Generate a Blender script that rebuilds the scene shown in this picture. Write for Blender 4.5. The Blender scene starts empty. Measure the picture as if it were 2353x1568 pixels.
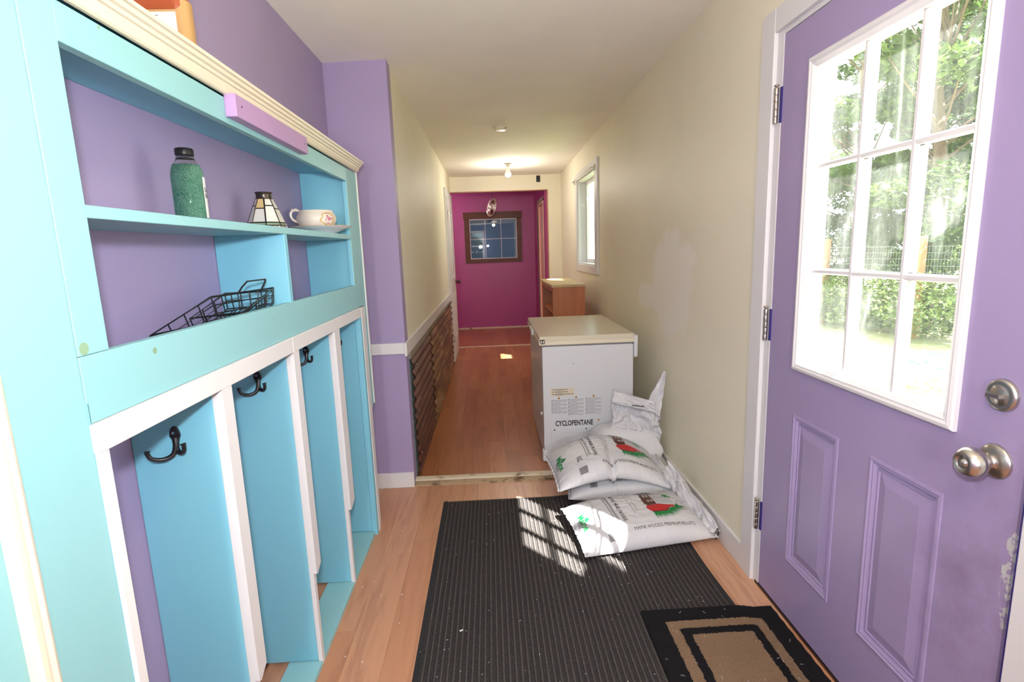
import bpy, bmesh, math, random
from mathutils import Vector, Matrix, noise
random.seed(7)
S = bpy.context.scene
COL = S.collection
R = math.radians
# ------------------------------------------------------------------ camera
YAW, PITCH, ROLL, FPX, CAMH = 0.0375550024, 0.170594788, -0.034342464, 1217.14, 1.35275
cd = bpy.data.cameras.new('camera'); cam = bpy.data.objects.new('camera', cd); COL.objects.link(cam)
cy, sy, cp, sp, cr, sr = math.cos(YAW), math.sin(YAW), math.cos(PITCH), math.sin(PITCH), math.cos(ROLL), math.sin(ROLL)
FW = Vector((sy*cp, cy*cp, -sp)); RT0 = Vector((cy, -sy, 0)); UP0 = RT0.cross(FW)
RT = RT0*cr + UP0*sr; UP = -RT0*sr + UP0*cr
cam.matrix_world = Matrix(((RT.x, UP.x, -FW.x, 0), (RT.y, UP.y, -FW.y, 0), (RT.z, UP.z, -FW.z, CAMH), (0, 0, 0, 1)))
cd.sensor_width = 36; cd.sensor_fit = 'HORIZONTAL'; cd.lens = 36*FPX/2353; cd.clip_start = 0.05; cd.clip_end = 200
S.camera = cam
# ------------------------------------------------------------------ light
S.view_settings.view_transform = 'Standard'; S.view_settings.look = 'None'
S.view_settings.exposure = 0.12; S.view_settings.gamma = 1.0; S.view_settings.use_curve_mapping = False
S.cycles.max_bounces = 10; S.cycles.diffuse_bounces = 6; S.cycles.transparent_max_bounces = 24
S.cycles.sample_clamp_indirect = 8
w = bpy.data.worlds.new('world'); S.world = w; w.use_nodes = True
bg = w.node_tree.nodes['Background']; bg.inputs[0].default_value = (0.80, 0.90, 1.0, 1); bg.inputs[1].default_value = 6.0

def lamp(name, typ, loc, energy, color, **k):
    d = bpy.data.lights.new(name, typ); d.energy = energy; d.color = color
    for a, v in k.items(): setattr(d, a, v)
    o = bpy.data.objects.new(name, d); COL.objects.link(o); o.location = loc
    return o
sun = lamp('sun', 'SUN', (6, -4, 12), 60, (1, 0.96, 0.88), angle=R(0.6))
sun.rotation_euler = Vector((-0.517, 0.612, -1)).to_track_quat('-Z', 'Y').to_euler()
fla = lamp('camera_flash', 'SPOT', (-0.02, 0.0, 1.51), 85, (0.93, 0.96, 1.0), shadow_soft_size=0.03, spot_size=R(165), spot_blend=1.0)
fla.rotation_euler = Vector((0.02, 1, -0.06)).to_track_quat('-Z', 'Y').to_euler()
lamp('ceiling_lamp_light', 'POINT', (0.2, 0.1, 2.20), 17, (1.0, 0.78, 0.56), shadow_soft_size=0.05)
lamp('hall_bulb_light', 'POINT', (0.262, 6.40, 2.09), 14, (1.0, 0.93, 0.82), shadow_soft_size=0.03)

lamp('rear_fill_light', 'POINT', (-0.30, -2.15, 1.50), 118, (1.0, 0.97, 0.95), shadow_soft_size=0.06)  # added behind the camera to lift the ambient light
lamp('end_room_fill', 'POINT', (-1.15, 8.4, 2.0), 22, (1.0, 0.95, 0.9), shadow_soft_size=0.12)  # hidden fill added to brighten the magenta room

# ------------------------------------------------------------------ materials
MATS = {}
def nodes(name):
    m = bpy.data.materials.new(name); m.use_nodes = True; nt = m.node_tree
    MATS[name] = m
    return m, nt, nt.nodes['Principled BSDF']
def N(nt, typ, **k):
    n = nt.nodes.new(typ)
    for a, v in k.items():
        if a in n.inputs.keys() if hasattr(n.inputs, 'keys') else False: n.inputs[a].default_value = v
        else: setattr(n, a, v)
    return n
def mapping(nt, scale, rot=(0, 0, 0), coord='Object'):
    t = nt.nodes.new('ShaderNodeTexCoord'); mp = nt.nodes.new('ShaderNodeMapping')
    mp.inputs['Scale'].default_value = scale; mp.inputs['Rotation'].default_value = rot
    nt.links.new(t.outputs[coord], mp.inputs[0]); return mp.outputs[0]
def noise_tex(nt, vec, scale, detail=4, rough=0.55, dist=0):
    n = nt.nodes.new('ShaderNodeTexNoise'); n.inputs['Scale'].default_value = scale; n.inputs['Detail'].default_value = detail
    n.inputs['Roughness'].default_value = rough; n.inputs['Distortion'].default_value = dist
    nt.links.new(vec, n.inputs['Vector']); return n.outputs['Fac']
def ramp(nt, fac, stops):
    r = nt.nodes.new('ShaderNodeValToRGB'); el = r.color_ramp.elements
    while len(el) < len(stops): el.new(0.5)
    for e, (p, c) in zip(el, stops):
        e.position = p; e.color = (*c, 1) if len(c) == 3 else c
    nt.links.new(fac, r.inputs[0]); return r.outputs[0]
def mixc(nt, fac, a, b, mode='MIX'):
    m = nt.nodes.new('ShaderNodeMix'); m.data_type = 'RGBA'; m.blend_type = mode
    for sock, v in ((m.inputs[0], fac), (m.inputs[6], a), (m.inputs[7], b)):
        if isinstance(v, (int, float)): sock.default_value = v
        elif isinstance(v, tuple): sock.default_value = (*v, 1) if len(v) == 3 else v
        else: nt.links.new(v, sock)
    return m.outputs[2]
def bump(nt, bs, h, strength, dist=0.002):
    b = nt.nodes.new('ShaderNodeBump'); b.inputs['Strength'].default_value = strength; b.inputs['Distance'].default_value = dist
    nt.links.new(h, b.inputs['Height']); nt.links.new(b.outputs[0], bs.inputs['Normal'])
def srgb(r, g, b):
    f = lambda c: (c/255/12.92) if c/255 <= 0.04045 else ((c/255+0.055)/1.055)**2.4
    return (f(r), f(g), f(b))
def scl(c, k): return tuple(min(1, x*k) for x in c)
def paint(name, col, rough=0.45, var=0.05, bstr=0.12, brush=(1, 1, 1), spec=0.4, dirt=None, dscale=3.0, dpos=(0.60, 0.75)):
    m, nt, bs = nodes(name)
    v = mapping(nt, brush)
    n1 = noise_tex(nt, v, 2.2, 5); c = ramp(nt, n1, [(0.3, scl(col, 1-var)), (0.7, scl(col, 1+var))])
    if dirt:
        n3 = noise_tex(nt, mapping(nt, (1, 1, 1)), dscale, 8, 0.7, 0.4); f = ramp(nt, n3, [(dpos[0], (0, 0, 0)), (dpos[1], (1, 1, 1))])
        c = mixc(nt, f, c, dirt)
    nt.links.new(c, bs.inputs['Base Color'])
    bs.inputs['Roughness'].default_value = rough; bs.inputs['Specular IOR Level'].default_value = spec
    n2 = noise_tex(nt, v, 160, 3); bump(nt, bs, n2, bstr, 0.001)
    return m
TEAL = srgb(142, 194, 201); PURP = srgb(160, 146, 186)
paint('teal_paint', TEAL, 0.42, 0.03, 0.15, (1, 1, 0.25), 0.4, srgb(104, 172, 180), 2.5, (0.62, 0.8))
paint('teal_inside', srgb(126, 192, 214), 0.42, 0.03, 0.15, (1, 1, 0.25))
paint('purple_paint', srgb(162, 147, 186), 0.5, 0.03, 0.18)
paint('lilac_paint', srgb(172, 140, 186), 0.45, 0.05, 0.1)
paint('white_trim', srgb(222, 220, 222), 0.38, 0.02, 0.12, (1, 1, 0.3), 0.4, srgb(190, 184, 176), 5, (0.66, 0.85))
paint('cream_trim', srgb(226, 216, 196), 0.38, 0.03, 0.1)
paint('ceiling_paint', srgb(246, 242, 232), 0.85, 0.03, 0.25)
paint('pink_paint', srgb(178, 76, 138), 0.35, 0.06, 0.15)
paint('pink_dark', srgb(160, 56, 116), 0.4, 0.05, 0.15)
paint('freezer_white', srgb(214, 216, 222), 0.32, 0.01, 0.05, dirt=srgb(196, 190, 176), dscale=4, dpos=(0.68, 0.9))
paint('lid_cream', srgb(214, 206, 186), 0.25, 0.02, 0.03, dirt=srgb(170, 150, 118), dscale=6, dpos=(0.70, 0.95))
paint('blue_wall', srgb(92, 110, 140), 0.7, 0.03)
paint('navy_paint', srgb(52, 44, 120), 0.4, 0.1)
paint('brown_wood_frame', srgb(92, 46, 24), 0.4, 0.25, 0.3, (0.3, 1, 8))
paint('black_metal', srgb(22, 22, 26), 0.3, 0.05, 0.02, spec=0.6)
paint('rubber', srgb(40, 40, 42), 0.75, 0.1, 0.3)
paint('black_plastic', srgb(20, 20, 22), 0.4, 0.05, 0.02)
paint('ivory_plastic', srgb(220, 214, 190), 0.4, 0.02, 0.02)
paint('tile_white', srgb(225, 224, 220), 0.5, 0.02, 0.02)
paint('raw_wood', srgb(206, 168, 140), 0.7, 0.15, 0.3, (1, 1, 0.1))
paint('primer', srgb(224, 188, 168), 0.6, 0.06, 0.1)
paint('grey_wood', srgb(150, 140, 124), 0.8, 0.2, 0.5, (1, 0.2, 4))
paint('worn_threshold', srgb(222, 208, 184), 0.6, 0.1, 0.3, (0.4, 3, 3), 0.3, srgb(120, 96, 74), 9, (0.55, 0.70))
paint('worn_sill', srgb(168, 146, 118), 0.7, 0.3, 0.5, (0.3, 3, 3), 0.3, srgb(90, 66, 46), 8, (0.5, 0.66))
paint('knot_stain', srgb(138, 170, 140), 0.5, 0.2)
paint('print_black', srgb(34, 32, 36), 0.4, 0.02, 0.0)
paint('print_grey', srgb(120, 120, 126), 0.4, 0.02, 0.0)
paint('print_green', srgb(22, 128, 62), 0.4, 0.05, 0.0)
paint('print_red', srgb(186, 30, 34), 0.4, 0.05, 0.0)
paint('print_brown', srgb(88, 50, 38), 0.4, 0.05, 0.0)
paint('print_white', srgb(222, 222, 222), 0.4, 0.02, 0.0)
paint('print_amber', srgb(206, 150, 60), 0.4, 0.02, 0.0)
paint('sticker_cream', srgb(218, 208, 188), 0.4, 0.02, 0.0)
paint('card_brown', srgb(176, 140, 92), 0.8, 0.06, 0.1)
paint('leather_brown', srgb(150, 72, 34), 0.45, 0.1, 0.3)
paint('jar_label', srgb(226, 226, 228), 0.5, 0.01, 0.0)
paint('pane_white', srgb(214, 212, 206), 0.25, 0.06, 0.0, spec=0.6)
paint('pane_amber', srgb(214, 186, 132), 0.25, 0.08, 0.0, spec=0.6)
paint('pane_green', srgb(118, 140, 118), 0.25, 0.15, 0.0, spec=0.6)
paint('teal_net', srgb(96, 150, 146), 0.8, 0.1)
paint('bark', srgb(96, 80, 60), 0.9, 0.3, 0.6, (1, 1, 0.2))
paint('fence_wood', srgb(150, 116, 84), 0.85, 0.15, 0.4, (1, 1, 0.1))
paint('galvanised_wire', srgb(120, 124, 124), 0.5, 0.05)
paint('siding_white', srgb(225, 225, 225), 0.6, 0.02)
paint('stone_grey', srgb(130, 124, 116), 0.9, 0.2, 0.5)

# yellow plaster with lighter filler patches
m, nt, bs = nodes('yellow_paint')
YEL = srgb(234, 228, 206)
v = mapping(nt, (1, 1, 1)); n1 = noise_tex(nt, v, 1.3, 4)
c = ramp(nt, n1, [(0.3, scl(YEL, 0.96)), (0.7, scl(YEL, 1.04))])
nt.links.new(c, bs.inputs['Base Color']); bs.inputs['Roughness'].default_value = 0.55
bump(nt, bs, noise_tex(nt, v, 130, 3), 0.15, 0.001)
m, nt, bs = nodes('yellow_patched')
v = mapping(nt, (1, 1, 1)); n1 = noise_tex(nt, v, 1.3, 4)
c = ramp(nt, n1, [(0.3, scl(YEL, 0.96)), (0.7, scl(YEL, 1.04))])
tc = nt.nodes.new('ShaderNodeTexCoord')
def blob(center, size, amp=0.35, nscale=4.0, lo=0.72, hi=1.08):
    """irregular patch mask in object (= world) coordinates"""
    mp = nt.nodes.new('ShaderNodeMapping'); mp.vector_type = 'TEXTURE'
    mp.inputs['Location'].default_value = center; mp.inputs['Scale'].default_value = size
    nt.links.new(tc.outputs['Object'], mp.inputs[0])
    ln = nt.nodes.new('ShaderNodeVectorMath'); ln.operation = 'LENGTH'; nt.links.new(mp.outputs[0], ln.inputs[0])
    nz = noise_tex(nt, tc.outputs['Object'], nscale, 5, 0.6)
    a = nt.nodes.new('ShaderNodeMath'); a.operation = 'MULTIPLY_ADD'; a.inputs[1].default_value = amp*4; a.inputs[2].default_value = -amp*2
    nt.links.new(nz, a.inputs[0])
    b = nt.nodes.new('ShaderNodeMath'); b.operation = 'ADD'; nt.links.new(ln.outputs['Value'], b.inputs[0]); nt.links.new(a.outputs[0], b.inputs[1])
    return ramp(nt, b.outputs[0], [(lo, (1, 1, 1)), (hi, (0, 0, 0))])
FILL = srgb(240, 236, 226)
for ctr, sz in (((1.02, 2.98, 1.12), (9, 0.42, 0.32)), ((1.02, 3.45, 1.02), (9, 0.22, 0.10)), ((1.02, 3.0, 0.90), (9, 0.16, 0.10))):
    c = mixc(nt, blob(ctr, sz), c, FILL)
nt.links.new(c, bs.inputs['Base Color']); bs.inputs['Roughness'].default_value = 0.5
bump(nt, bs, noise_tex(nt, v, 130, 3), 0.15, 0.001)

# door paint with grime near the latch and chips
m, nt, bs = nodes('door_purple')
tc = nt.nodes.new('ShaderNodeTexCoord'); v = tc.outputs['Object']
DP = srgb(158, 143, 182)
c = ramp(nt, noise_tex(nt, v, 1.5, 4), [(0.3, scl(DP, 0.97)), (0.7, scl(DP, 1.03))])
gr = noise_tex(nt, v, 7, 8, 0.7)
g = mixc(nt, 1.0, blob((0, -0.42, 0.58), (9, 0.26, 0.50), 0.25, 3, 0.2, 1.0), ramp(nt, gr, [(0.40, (0, 0, 0)), (0.75, (0.55, 0.55, 0.55))]), 'MULTIPLY')
c = mixc(nt, g, c, srgb(104, 78, 98))
ch = mixc(nt, 1.0, blob((0, -0.474, 0.66), (9, 0.024, 0.13), 0.2, 30, 0.75, 0.8), ramp(nt, noise_tex(nt, v, 55, 4, 0.6), [(0.47, (0, 0, 0)), (0.5, (1, 1, 1))]), 'MULTIPLY')
c = mixc(nt, ch, c, srgb(190, 190, 190))
nt.links.new(c, bs.inputs['Base Color']); bs.inputs['Roughness'].default_value = 0.42
bump(nt, bs, noise_tex(nt, v, 150, 3), 0.12, 0.001)

# laminate
m, nt, bs = nodes('laminate')
oi = nt.nodes.new('ShaderNodeObjectInfo')
v = mapping(nt, (9, 0.7, 1)); va = nt.nodes.new('ShaderNodeVectorMath'); va.operation = 'MULTIPLY_ADD'
cx = nt.nodes.new('ShaderNodeCombineXYZ'); nt.links.new(oi.outputs['Random'], cx.inputs[0]); nt.links.new(oi.outputs['Random'], cx.inputs[1])
nt.links.new(cx.outputs[0], va.inputs[0]); va.inputs[1].default_value = (97, 41, 0); nt.links.new(v, va.inputs[2])
g1 = noise_tex(nt, va.outputs[0], 2.2, 6, 0.6, 1.6)
base = ramp(nt, oi.outputs['Random'], [(0.0, srgb(186, 134, 102)), (0.5, srgb(196, 146, 114)), (1.0, srgb(206, 160, 130))])
grain = ramp(nt, g1, [(0.35, (0.80, 0.76, 0.74)), (0.5, (1, 1, 1)), (0.68, (1.06, 1.04, 1.02))])
c = mixc(nt, 1.0, base, grain, 'MULTIPLY')
nt.links.new(c, bs.inputs['Base Color']); bs.inputs['Roughness'].default_value = 0.30; bs.inputs['Specular IOR Level'].default_value = 0.45
m2 = m.copy(); m2.name = 'laminate_hall'; MATS['laminate_hall'] = m2
for n in m2.node_tree.nodes:
    if n.type == 'VALTORGB' and n.color_ramp.elements[-1].color[0] < 0.9 and len(n.color_ramp.elements) == 3:
        for e, cc in zip(n.color_ramp.elements, (srgb(160, 100, 64), srgb(172, 110, 72), srgb(182, 122, 84))): e.color = (*cc, 1)
m, nt, bs = nodes('floor_gap'); bs.inputs['Base Color'].default_value = (*srgb(120, 74, 50), 1); bs.inputs['Roughness'].default_value = 0.6

# veneer of the cabinet
def wood(name, c0, c1, rough=0.45, scale=(6, 6, 0.5)):
    m, nt, bs = nodes(name)
    g = noise_tex(nt, mapping(nt, scale), 3, 6, 0.6, 1.2)
    nt.links.new(ramp(nt, g, [(0.3, c0), (0.7, c1)]), bs.inputs['Base Color']); bs.inputs['Roughness'].default_value = rough
    bump(nt, bs, g, 0.1, 0.001)
wood('orange_veneer', srgb(168, 96, 56), srgb(184, 112, 70))
wood('pale_top', srgb(188, 160, 112), srgb(206, 182, 138), 0.4, (2, 2, 2))

# carpets
def pile(name, c0, c1, sc=260, speck=None):
    m, nt, bs = nodes(name); v = mapping(nt, (1, 1, 1))
    n = noise_tex(nt, v, sc, 4, 0.8); c = ramp(nt, n, [(0.35, c0), (0.68, c1)])
    if speck: c = mixc(nt, ramp(nt, noise_tex(nt, v, sc*1.7, 2, 0.5), [(0.70, (0, 0, 0)), (0.74, (1, 1, 1))]), c, speck)
    nt.links.new(c, bs.inputs['Base Color']); bs.inputs['Roughness'].default_value = 0.95; bs.inputs['Specular IOR Level'].default_value = 0.1
    bump(nt, bs, n, 0.9, 0.004)
pile('ribbed_carpet', srgb(60, 57, 57), srgb(112, 107, 104), 300, srgb(150, 144, 138))
pile('carpet_groove', srgb(44, 42, 43), srgb(82, 78, 77), 300, srgb(96, 90, 86))
pile('doormat_black', srgb(26, 25, 28), srgb(46, 44, 47), 500)
pile('doormat_tan', srgb(116, 92, 72), srgb(176, 148, 120), 420)

# rusty corrugated iron
def rust(name, stops, rough=0.5, metal=0.35):
    m, nt, bs = nodes(name)
    n = noise_tex(nt, mapping(nt, (1, 0.22, 1.6)), 7, 8, 0.68, 0.5)
    nt.links.new(ramp(nt, n, stops), bs.inputs['Base Color']); bs.inputs['Metallic'].default_value = metal; bs.inputs['Roughness'].default_value = rough
    bump(nt, bs, noise_tex(nt, mapping(nt, (1, 1, 1)), 70, 4), 0.3, 0.002)
rust('rust_red', [(0.3, srgb(72, 42, 34)), (0.5, srgb(104, 66, 54)), (0.68, srgb(128, 90, 78)), (0.8, srgb(176, 160, 150))])
rust('rust_zinc', [(0.34, srgb(62, 48, 38)), (0.48, srgb(116, 86, 58)), (0.58, srgb(160, 128, 84)), (0.68, srgb(168, 160, 148)), (0.8, srgb(104, 92, 84))], 0.42, 0.45)

# metals
def metal(name, col, rough, metallic=1.0):
    m, nt, bs = nodes(name); bs.inputs['Base Color'].default_value = (*col, 1); bs.inputs['Metallic'].default_value = metallic
    bs.inputs['Roughness'].default_value = rough
    n = noise_tex(nt, mapping(nt, (1, 40, 1)), 60, 2); bump(nt, bs, n, 0.05, 0.0005)
metal('satin_nickel', (0.56, 0.54, 0.50), 0.28); metal('hinge_steel', (0.58, 0.53, 0.46), 0.3); metal('chrome', (0.75, 0.70, 0.66), 0.08)
metal('dark_bronze', (0.10, 0.08, 0.07), 0.3)

# plastic film of the bags
m, nt, bs = nodes('bag_plastic')
v = mapping(nt, (1, 1, 1)); n = noise_tex(nt, v, 3, 4)
nt.links.new(ramp(nt, n, [(0.3, srgb(208, 208, 214)), (0.7, srgb(222, 222, 226))]), bs.inputs['Base Color'])
bs.inputs['Roughness'].default_value = 0.24; bs.inputs['Specular IOR Level'].default_value = 0.5
n2 = noise_tex(nt, v, 38, 6, 0.65, 0.8); bump(nt, bs, n2, 0.6, 0.006)
# glazed china
m, nt, bs = nodes('china'); v = mapping(nt, (1, 1, 1))
nt.links.new(ramp(nt, noise_tex(nt, v, 9, 3), [(0.35, srgb(226, 214, 196)), (0.7, srgb(232, 224, 212))]), bs.inputs['Base Color'])
bs.inputs['Roughness'].default_value = 0.12; bs.inputs['Coat Weight'].default_value = 0.4
m, nt, bs = nodes('china_saucer'); bs.inputs['Base Color'].default_value = (*srgb(208, 208, 214), 1); bs.inputs['Roughness'].default_value = 0.12
paint('flower_pink', srgb(190, 90, 130), 0.2, 0.1); paint('flower_gold', srgb(206, 170, 104), 0.2, 0.1)
# bath crystals
m, nt, bs = nodes('bath_crystals'); v = mapping(nt, (1, 1, 1))
vo = nt.nodes.new('ShaderNodeTexVoronoi'); vo.inputs['Scale'].default_value = 420; nt.links.new(v, vo.inputs['Vector'])
nn = noise_tex(nt, v, 20, 5, 0.7); c1 = ramp(nt, vo.outputs['Color'], [(0.0, srgb(56, 140, 118)), (0.5, srgb(112, 190, 168)), (1.0, srgb(176, 226, 210))])
c = mixc(nt, ramp(nt, nn, [(0.35, (0, 0, 0)), (0.65, (0.8, 0.8, 0.8))]), c1, srgb(160, 222, 204))
nt.links.new(c, bs.inputs['Base Color']); bs.inputs['Roughness'].default_value = 0.25; bump(nt, bs, vo.outputs['Distance'], 0.8, 0.004)

def emis(name, col, st):
    m, nt, bs = nodes(name); bs.inputs['Base Color'].default_value = (*col, 1)
    bs.inputs['Emission Color'].default_value = (*col, 1); bs.inputs['Emission Strength'].default_value = st
emis('bulb_glow', (1, 0.97, 0.93), 14); emis('dome_glow', (1, 0.80, 0.55), 7)

def glass(name, haze=0.05, streak=0.0, refl=0.08, tint=(1, 1, 1)):
    m = bpy.data.materials.new(name); m.use_nodes = True; nt = m.node_tree; MATS[name] = m
    for n in list(nt.nodes): nt.nodes.remove(n)
    out = nt.nodes.new('ShaderNodeOutputMaterial'); tr = nt.nodes.new('ShaderNodeBsdfTransparent'); tr.inputs[0].default_value = (*tint, 1)
    gl = nt.nodes.new('ShaderNodeBsdfGlossy'); gl.inputs['Roughness'].default_value = 0.0
    lw = nt.nodes.new('ShaderNodeLayerWeight'); lw.inputs[0].default_value = 0.5
    pw = nt.nodes.new('ShaderNodeMath'); pw.operation = 'POWER'; pw.inputs[1].default_value = 5.0; nt.links.new(lw.outputs['Facing'], pw.inputs[0])
    mu = nt.nodes.new('ShaderNodeMath'); mu.operation = 'MULTIPLY_ADD'; mu.inputs[1].default_value = 0.3; mu.inputs[2].default_value = refl*0.5; nt.links.new(pw.outputs[0], mu.inputs[0]); mu.use_clamp = True
    mx = nt.nodes.new('ShaderNodeMixShader'); nt.links.new(mu.outputs[0], mx.inputs[0]); nt.links.new(tr.outputs[0], mx.inputs[1]); nt.links.new(gl.outputs[0], mx.inputs[2])
    last = mx.outputs[0]
    if haze > 0:
        tl = nt.nodes.new('ShaderNodeBsdfTranslucent'); tl.inputs[0].default_value = (0.95, 1, 0.98, 1)
        v = mapping(nt, (1, 2.2, 0.5))
        n = noise_tex(nt, v, 6, 6, 0.65, 0.6)
        n2 = noise_tex(nt, mapping(nt, (1, 14, 0.7)), 9, 4, 0.6)
        f = ramp(nt, n, [(0.38, (haze*0.35,)*3), (0.60, (haze,)*3), (0.70, (haze+streak*0.6,)*3), (0.82, (haze+streak,)*3)])
        f = mixc(nt, 1.0, f, ramp(nt, n2, [(0.3, (0.7,)*3), (0.7, (1.1,)*3)]), 'MULTIPLY')
        m3 = nt.nodes.new('ShaderNodeMixShader'); nt.links.new(f, m3.inputs[0]); nt.links.new(last, m3.inputs[1]); nt.links.new(tl.outputs[0], m3.inputs[2]); last = m3.outputs[0]
    nt.links.new(last, out.inputs[0])
glass('door_glass', 0.032, 0.13, 0.05); glass('window_glass', 0.02, 0.03, 0.05, (0.93, 1, 0.97)); glass('dark_window_glass', 0, 0, 0.05)
m, nt, bs = nodes('jar_plastic'); bs.inputs['Base Color'].default_value = (0.95, 1, 0.98, 1); bs.inputs['Transmission Weight'].default_value = 1; bs.inputs['Roughness'].default_value = 0.05; bs.inputs['IOR'].default_value = 1.15

def leafmat(name, c0, c1):
    m = bpy.data.materials.new(name); m.use_nodes = True; nt = m.node_tree; MATS[name] = m
    bs = nt.nodes['Principled BSDF']; out = nt.nodes['Material Output']
    c = ramp(nt, noise_tex(nt, mapping(nt, (1, 1, 1)), 2.5, 5, 0.7), [(0.3, c0), (0.7, c1)])
    nt.links.new(c, bs.inputs['Base Color']); bs.inputs['Roughness'].default_value = 0.5
    tl = nt.nodes.new('ShaderNodeBsdfTranslucent'); nt.links.new(c, tl.inputs[0])
    mx = nt.nodes.new('ShaderNodeMixShader'); mx.inputs[0].default_value = 0.35
    nt.links.new(bs.outputs[0], mx.inputs[1]); nt.links.new(tl.outputs[0], mx.inputs[2]); nt.links.new(mx.outputs[0], out.inputs[0])
leafmat('maple_leaf', (0.045, 0.085, 0.018), (0.10, 0.17, 0.035)); leafmat('hedge_leaf', (0.03, 0.06, 0.015), (0.07, 0.12, 0.03)); leafmat('vine_leaf', (0.10, 0.16, 0.04), (0.20, 0.27, 0.09))
m, nt, bs = nodes('lawn'); v = mapping(nt, (1, 1, 1))
nt.links.new(ramp(nt, noise_tex(nt, v, 4, 8, 0.7), [(0.3, (0.20, 0.22, 0.08)), (0.7, (0.36, 0.36, 0.18))]), bs.inputs['Base Color']); bs.inputs['Roughness'].default_value = 0.9
M = MATS

# ------------------------------------------------------------------ helpers
def prop(o, label=None, cat=None, group=None, kind=None):
    if label: o['label'] = label
    if cat: o['category'] = cat
    if group: o['group'] = group
    if kind: o['kind'] = kind
    return o
def wloc(o):
    v = Vector((0, 0, 0))
    while o: v += o.location; o = o.parent
    return v
def thing(name, label, cat, loc=(0, 0, 0), group=None, kind=None):
    o = bpy.data.objects.new(name, None); COL.objects.link(o); o.location = loc; o.empty_display_size = 0.1
    return prop(o, label, cat, group, kind)
def obj(name, bm, mat, parent=None, base=None, smooth=False, label=None, kind=None, bevel=0):
    """geometry given in world coordinates; origin moved to `base` (default: the parent's origin, or 0)"""
    pl = wloc(parent) if parent else Vector((0, 0, 0)); b = Vector(base) if base is not None else pl
    bmesh.ops.translate(bm, verts=bm.verts, vec=-b)
    bmesh.ops.recalc_face_normals(bm, faces=bm.faces)
    me = bpy.data.meshes.new(name); bm.to_mesh(me); bm.free()
    for mm in (mat if isinstance(mat, (list, tuple)) else [mat]): me.materials.append(M[mm])
    if smooth:
        for p in me.polygons: p.use_smooth = True
    o = bpy.data.objects.new(name, me); COL.objects.link(o)
    o.parent = parent; o.location = b - pl
    if bevel:
        mod = o.modifiers.new('bevel', 'BEVEL'); mod.width = bevel; mod.segments = 2; mod.limit_method = 'ANGLE'; mod.angle_limit = R(40)
    return prop(o, label, None, None, kind)
def box(bm, x0, x1, y0, y1, z0, z1, mi=0):
    vs = [bm.verts.new((x, y, z)) for x in (x0, x1) for y in (y0, y1) for z in (z0, z1)]
    for f in ((0, 1, 3, 2), (4, 6, 7, 5), (0, 4, 5, 1), (2, 3, 7, 6), (0, 2, 6, 4), (1, 5, 7, 3)):
        bm.faces.new([vs[i] for i in f]).material_index = mi
    return vs
def B(*a):
    bm = bmesh.new(); box(bm, *a); return bm
def tube(bm, pts, r, seg=8, cap=True, closed=False):
    pts = [Vector(p) for p in pts]; n = len(pts); rings = []
    prev = None
    for i, p in enumerate(pts):
        a = pts[i-1] if (i > 0 or closed) else None; b = pts[(i+1) % n] if (i < n-1 or closed) else None
        d = ((b-p).normalized() if b else Vector()) + ((p-a).normalized() if a else Vector())
        d = d.normalized() if d.length > 1e-6 else Vector((0, 0, 1))
        if prev is None:
            u = d.cross(Vector((0, 0, 1)));
            if u.length < 0.05: u = d.cross(Vector((1, 0, 0)))
        else: u = prev - d*prev.dot(d)
        u.normalize(); prev = u; v = d.cross(u); rr = r[i] if isinstance(r, (list, tuple)) else r
        rings.append([bm.verts.new(p + u*rr*math.cos(2*math.pi*k/seg) + v*rr*math.sin(2*math.pi*k/seg)) for k in range(seg)])
    for i in range(n if closed else n-1):
        A_, B_ = rings[i], rings[(i+1) % n]
        for k in range(seg): bm.faces.new((A_[k], A_[(k+1) % seg], B_[(k+1) % seg], B_[k]))
    if cap and not closed: bm.faces.new(rings[0][::-1]); bm.faces.new(rings[-1])
def lathe(bm, prof, origin=(0, 0, 0), axis=(0, 0, 1), seg=32, mod=None):
    """prof: [(radius, height)...] about axis"""
    A = Vector(axis).normalized(); U = A.cross(Vector((0, 0, 1)));
    if U.length < 0.05: U = Vector((1, 0, 0))
    U.normalize(); V = A.cross(U); O = Vector(origin); rings = []
    for r, h in prof:
        if r < 1e-6: rings.append([bm.verts.new(O + A*h)])
        else: rings.append([bm.verts.new(O + A*h + (U*math.cos(2*math.pi*k/seg) + V*math.sin(2*math.pi*k/seg))*(r*(mod(k/seg, h) if mod else 1))) for k in range(seg)])
    for a, b in zip(rings, rings[1:]):
        for k in range(seg):
            q = [a[k % len(a)], a[(k+1) % seg % len(a)], b[(k+1) % seg % len(b)], b[k % len(b)]]
            q = list(dict.fromkeys(q))
            if len(q) > 2: bm.faces.new(q)
def sweep_rect(bm, X, y0, y1, z0, z1, prof, cap=True, sgn=-1, mi=0, axis='x'):
    """mitred frame in a wall plane. prof: [(inset, proud)] ; axis x: plane at x=X, proud towards sgn*x"""
    rings = []
    for ins, h in prof:
        q = [(y0+ins, z0+ins), (y1-ins, z0+ins), (y1-ins, z1-ins), (y0+ins, z1-ins)]
        rings.append([bm.verts.new((X+sgn*h, a, b) if axis == 'x' else (a, X+sgn*h, b)) for a, b in q])
    for a, b in zip(rings, rings[1:]):
        for k in range(4): bm.faces.new((a[k], a[(k+1) % 4], b[(k+1) % 4], b[k])).material_index = mi
    if cap: bm.faces.new(rings[-1]).material_index = mi
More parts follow.
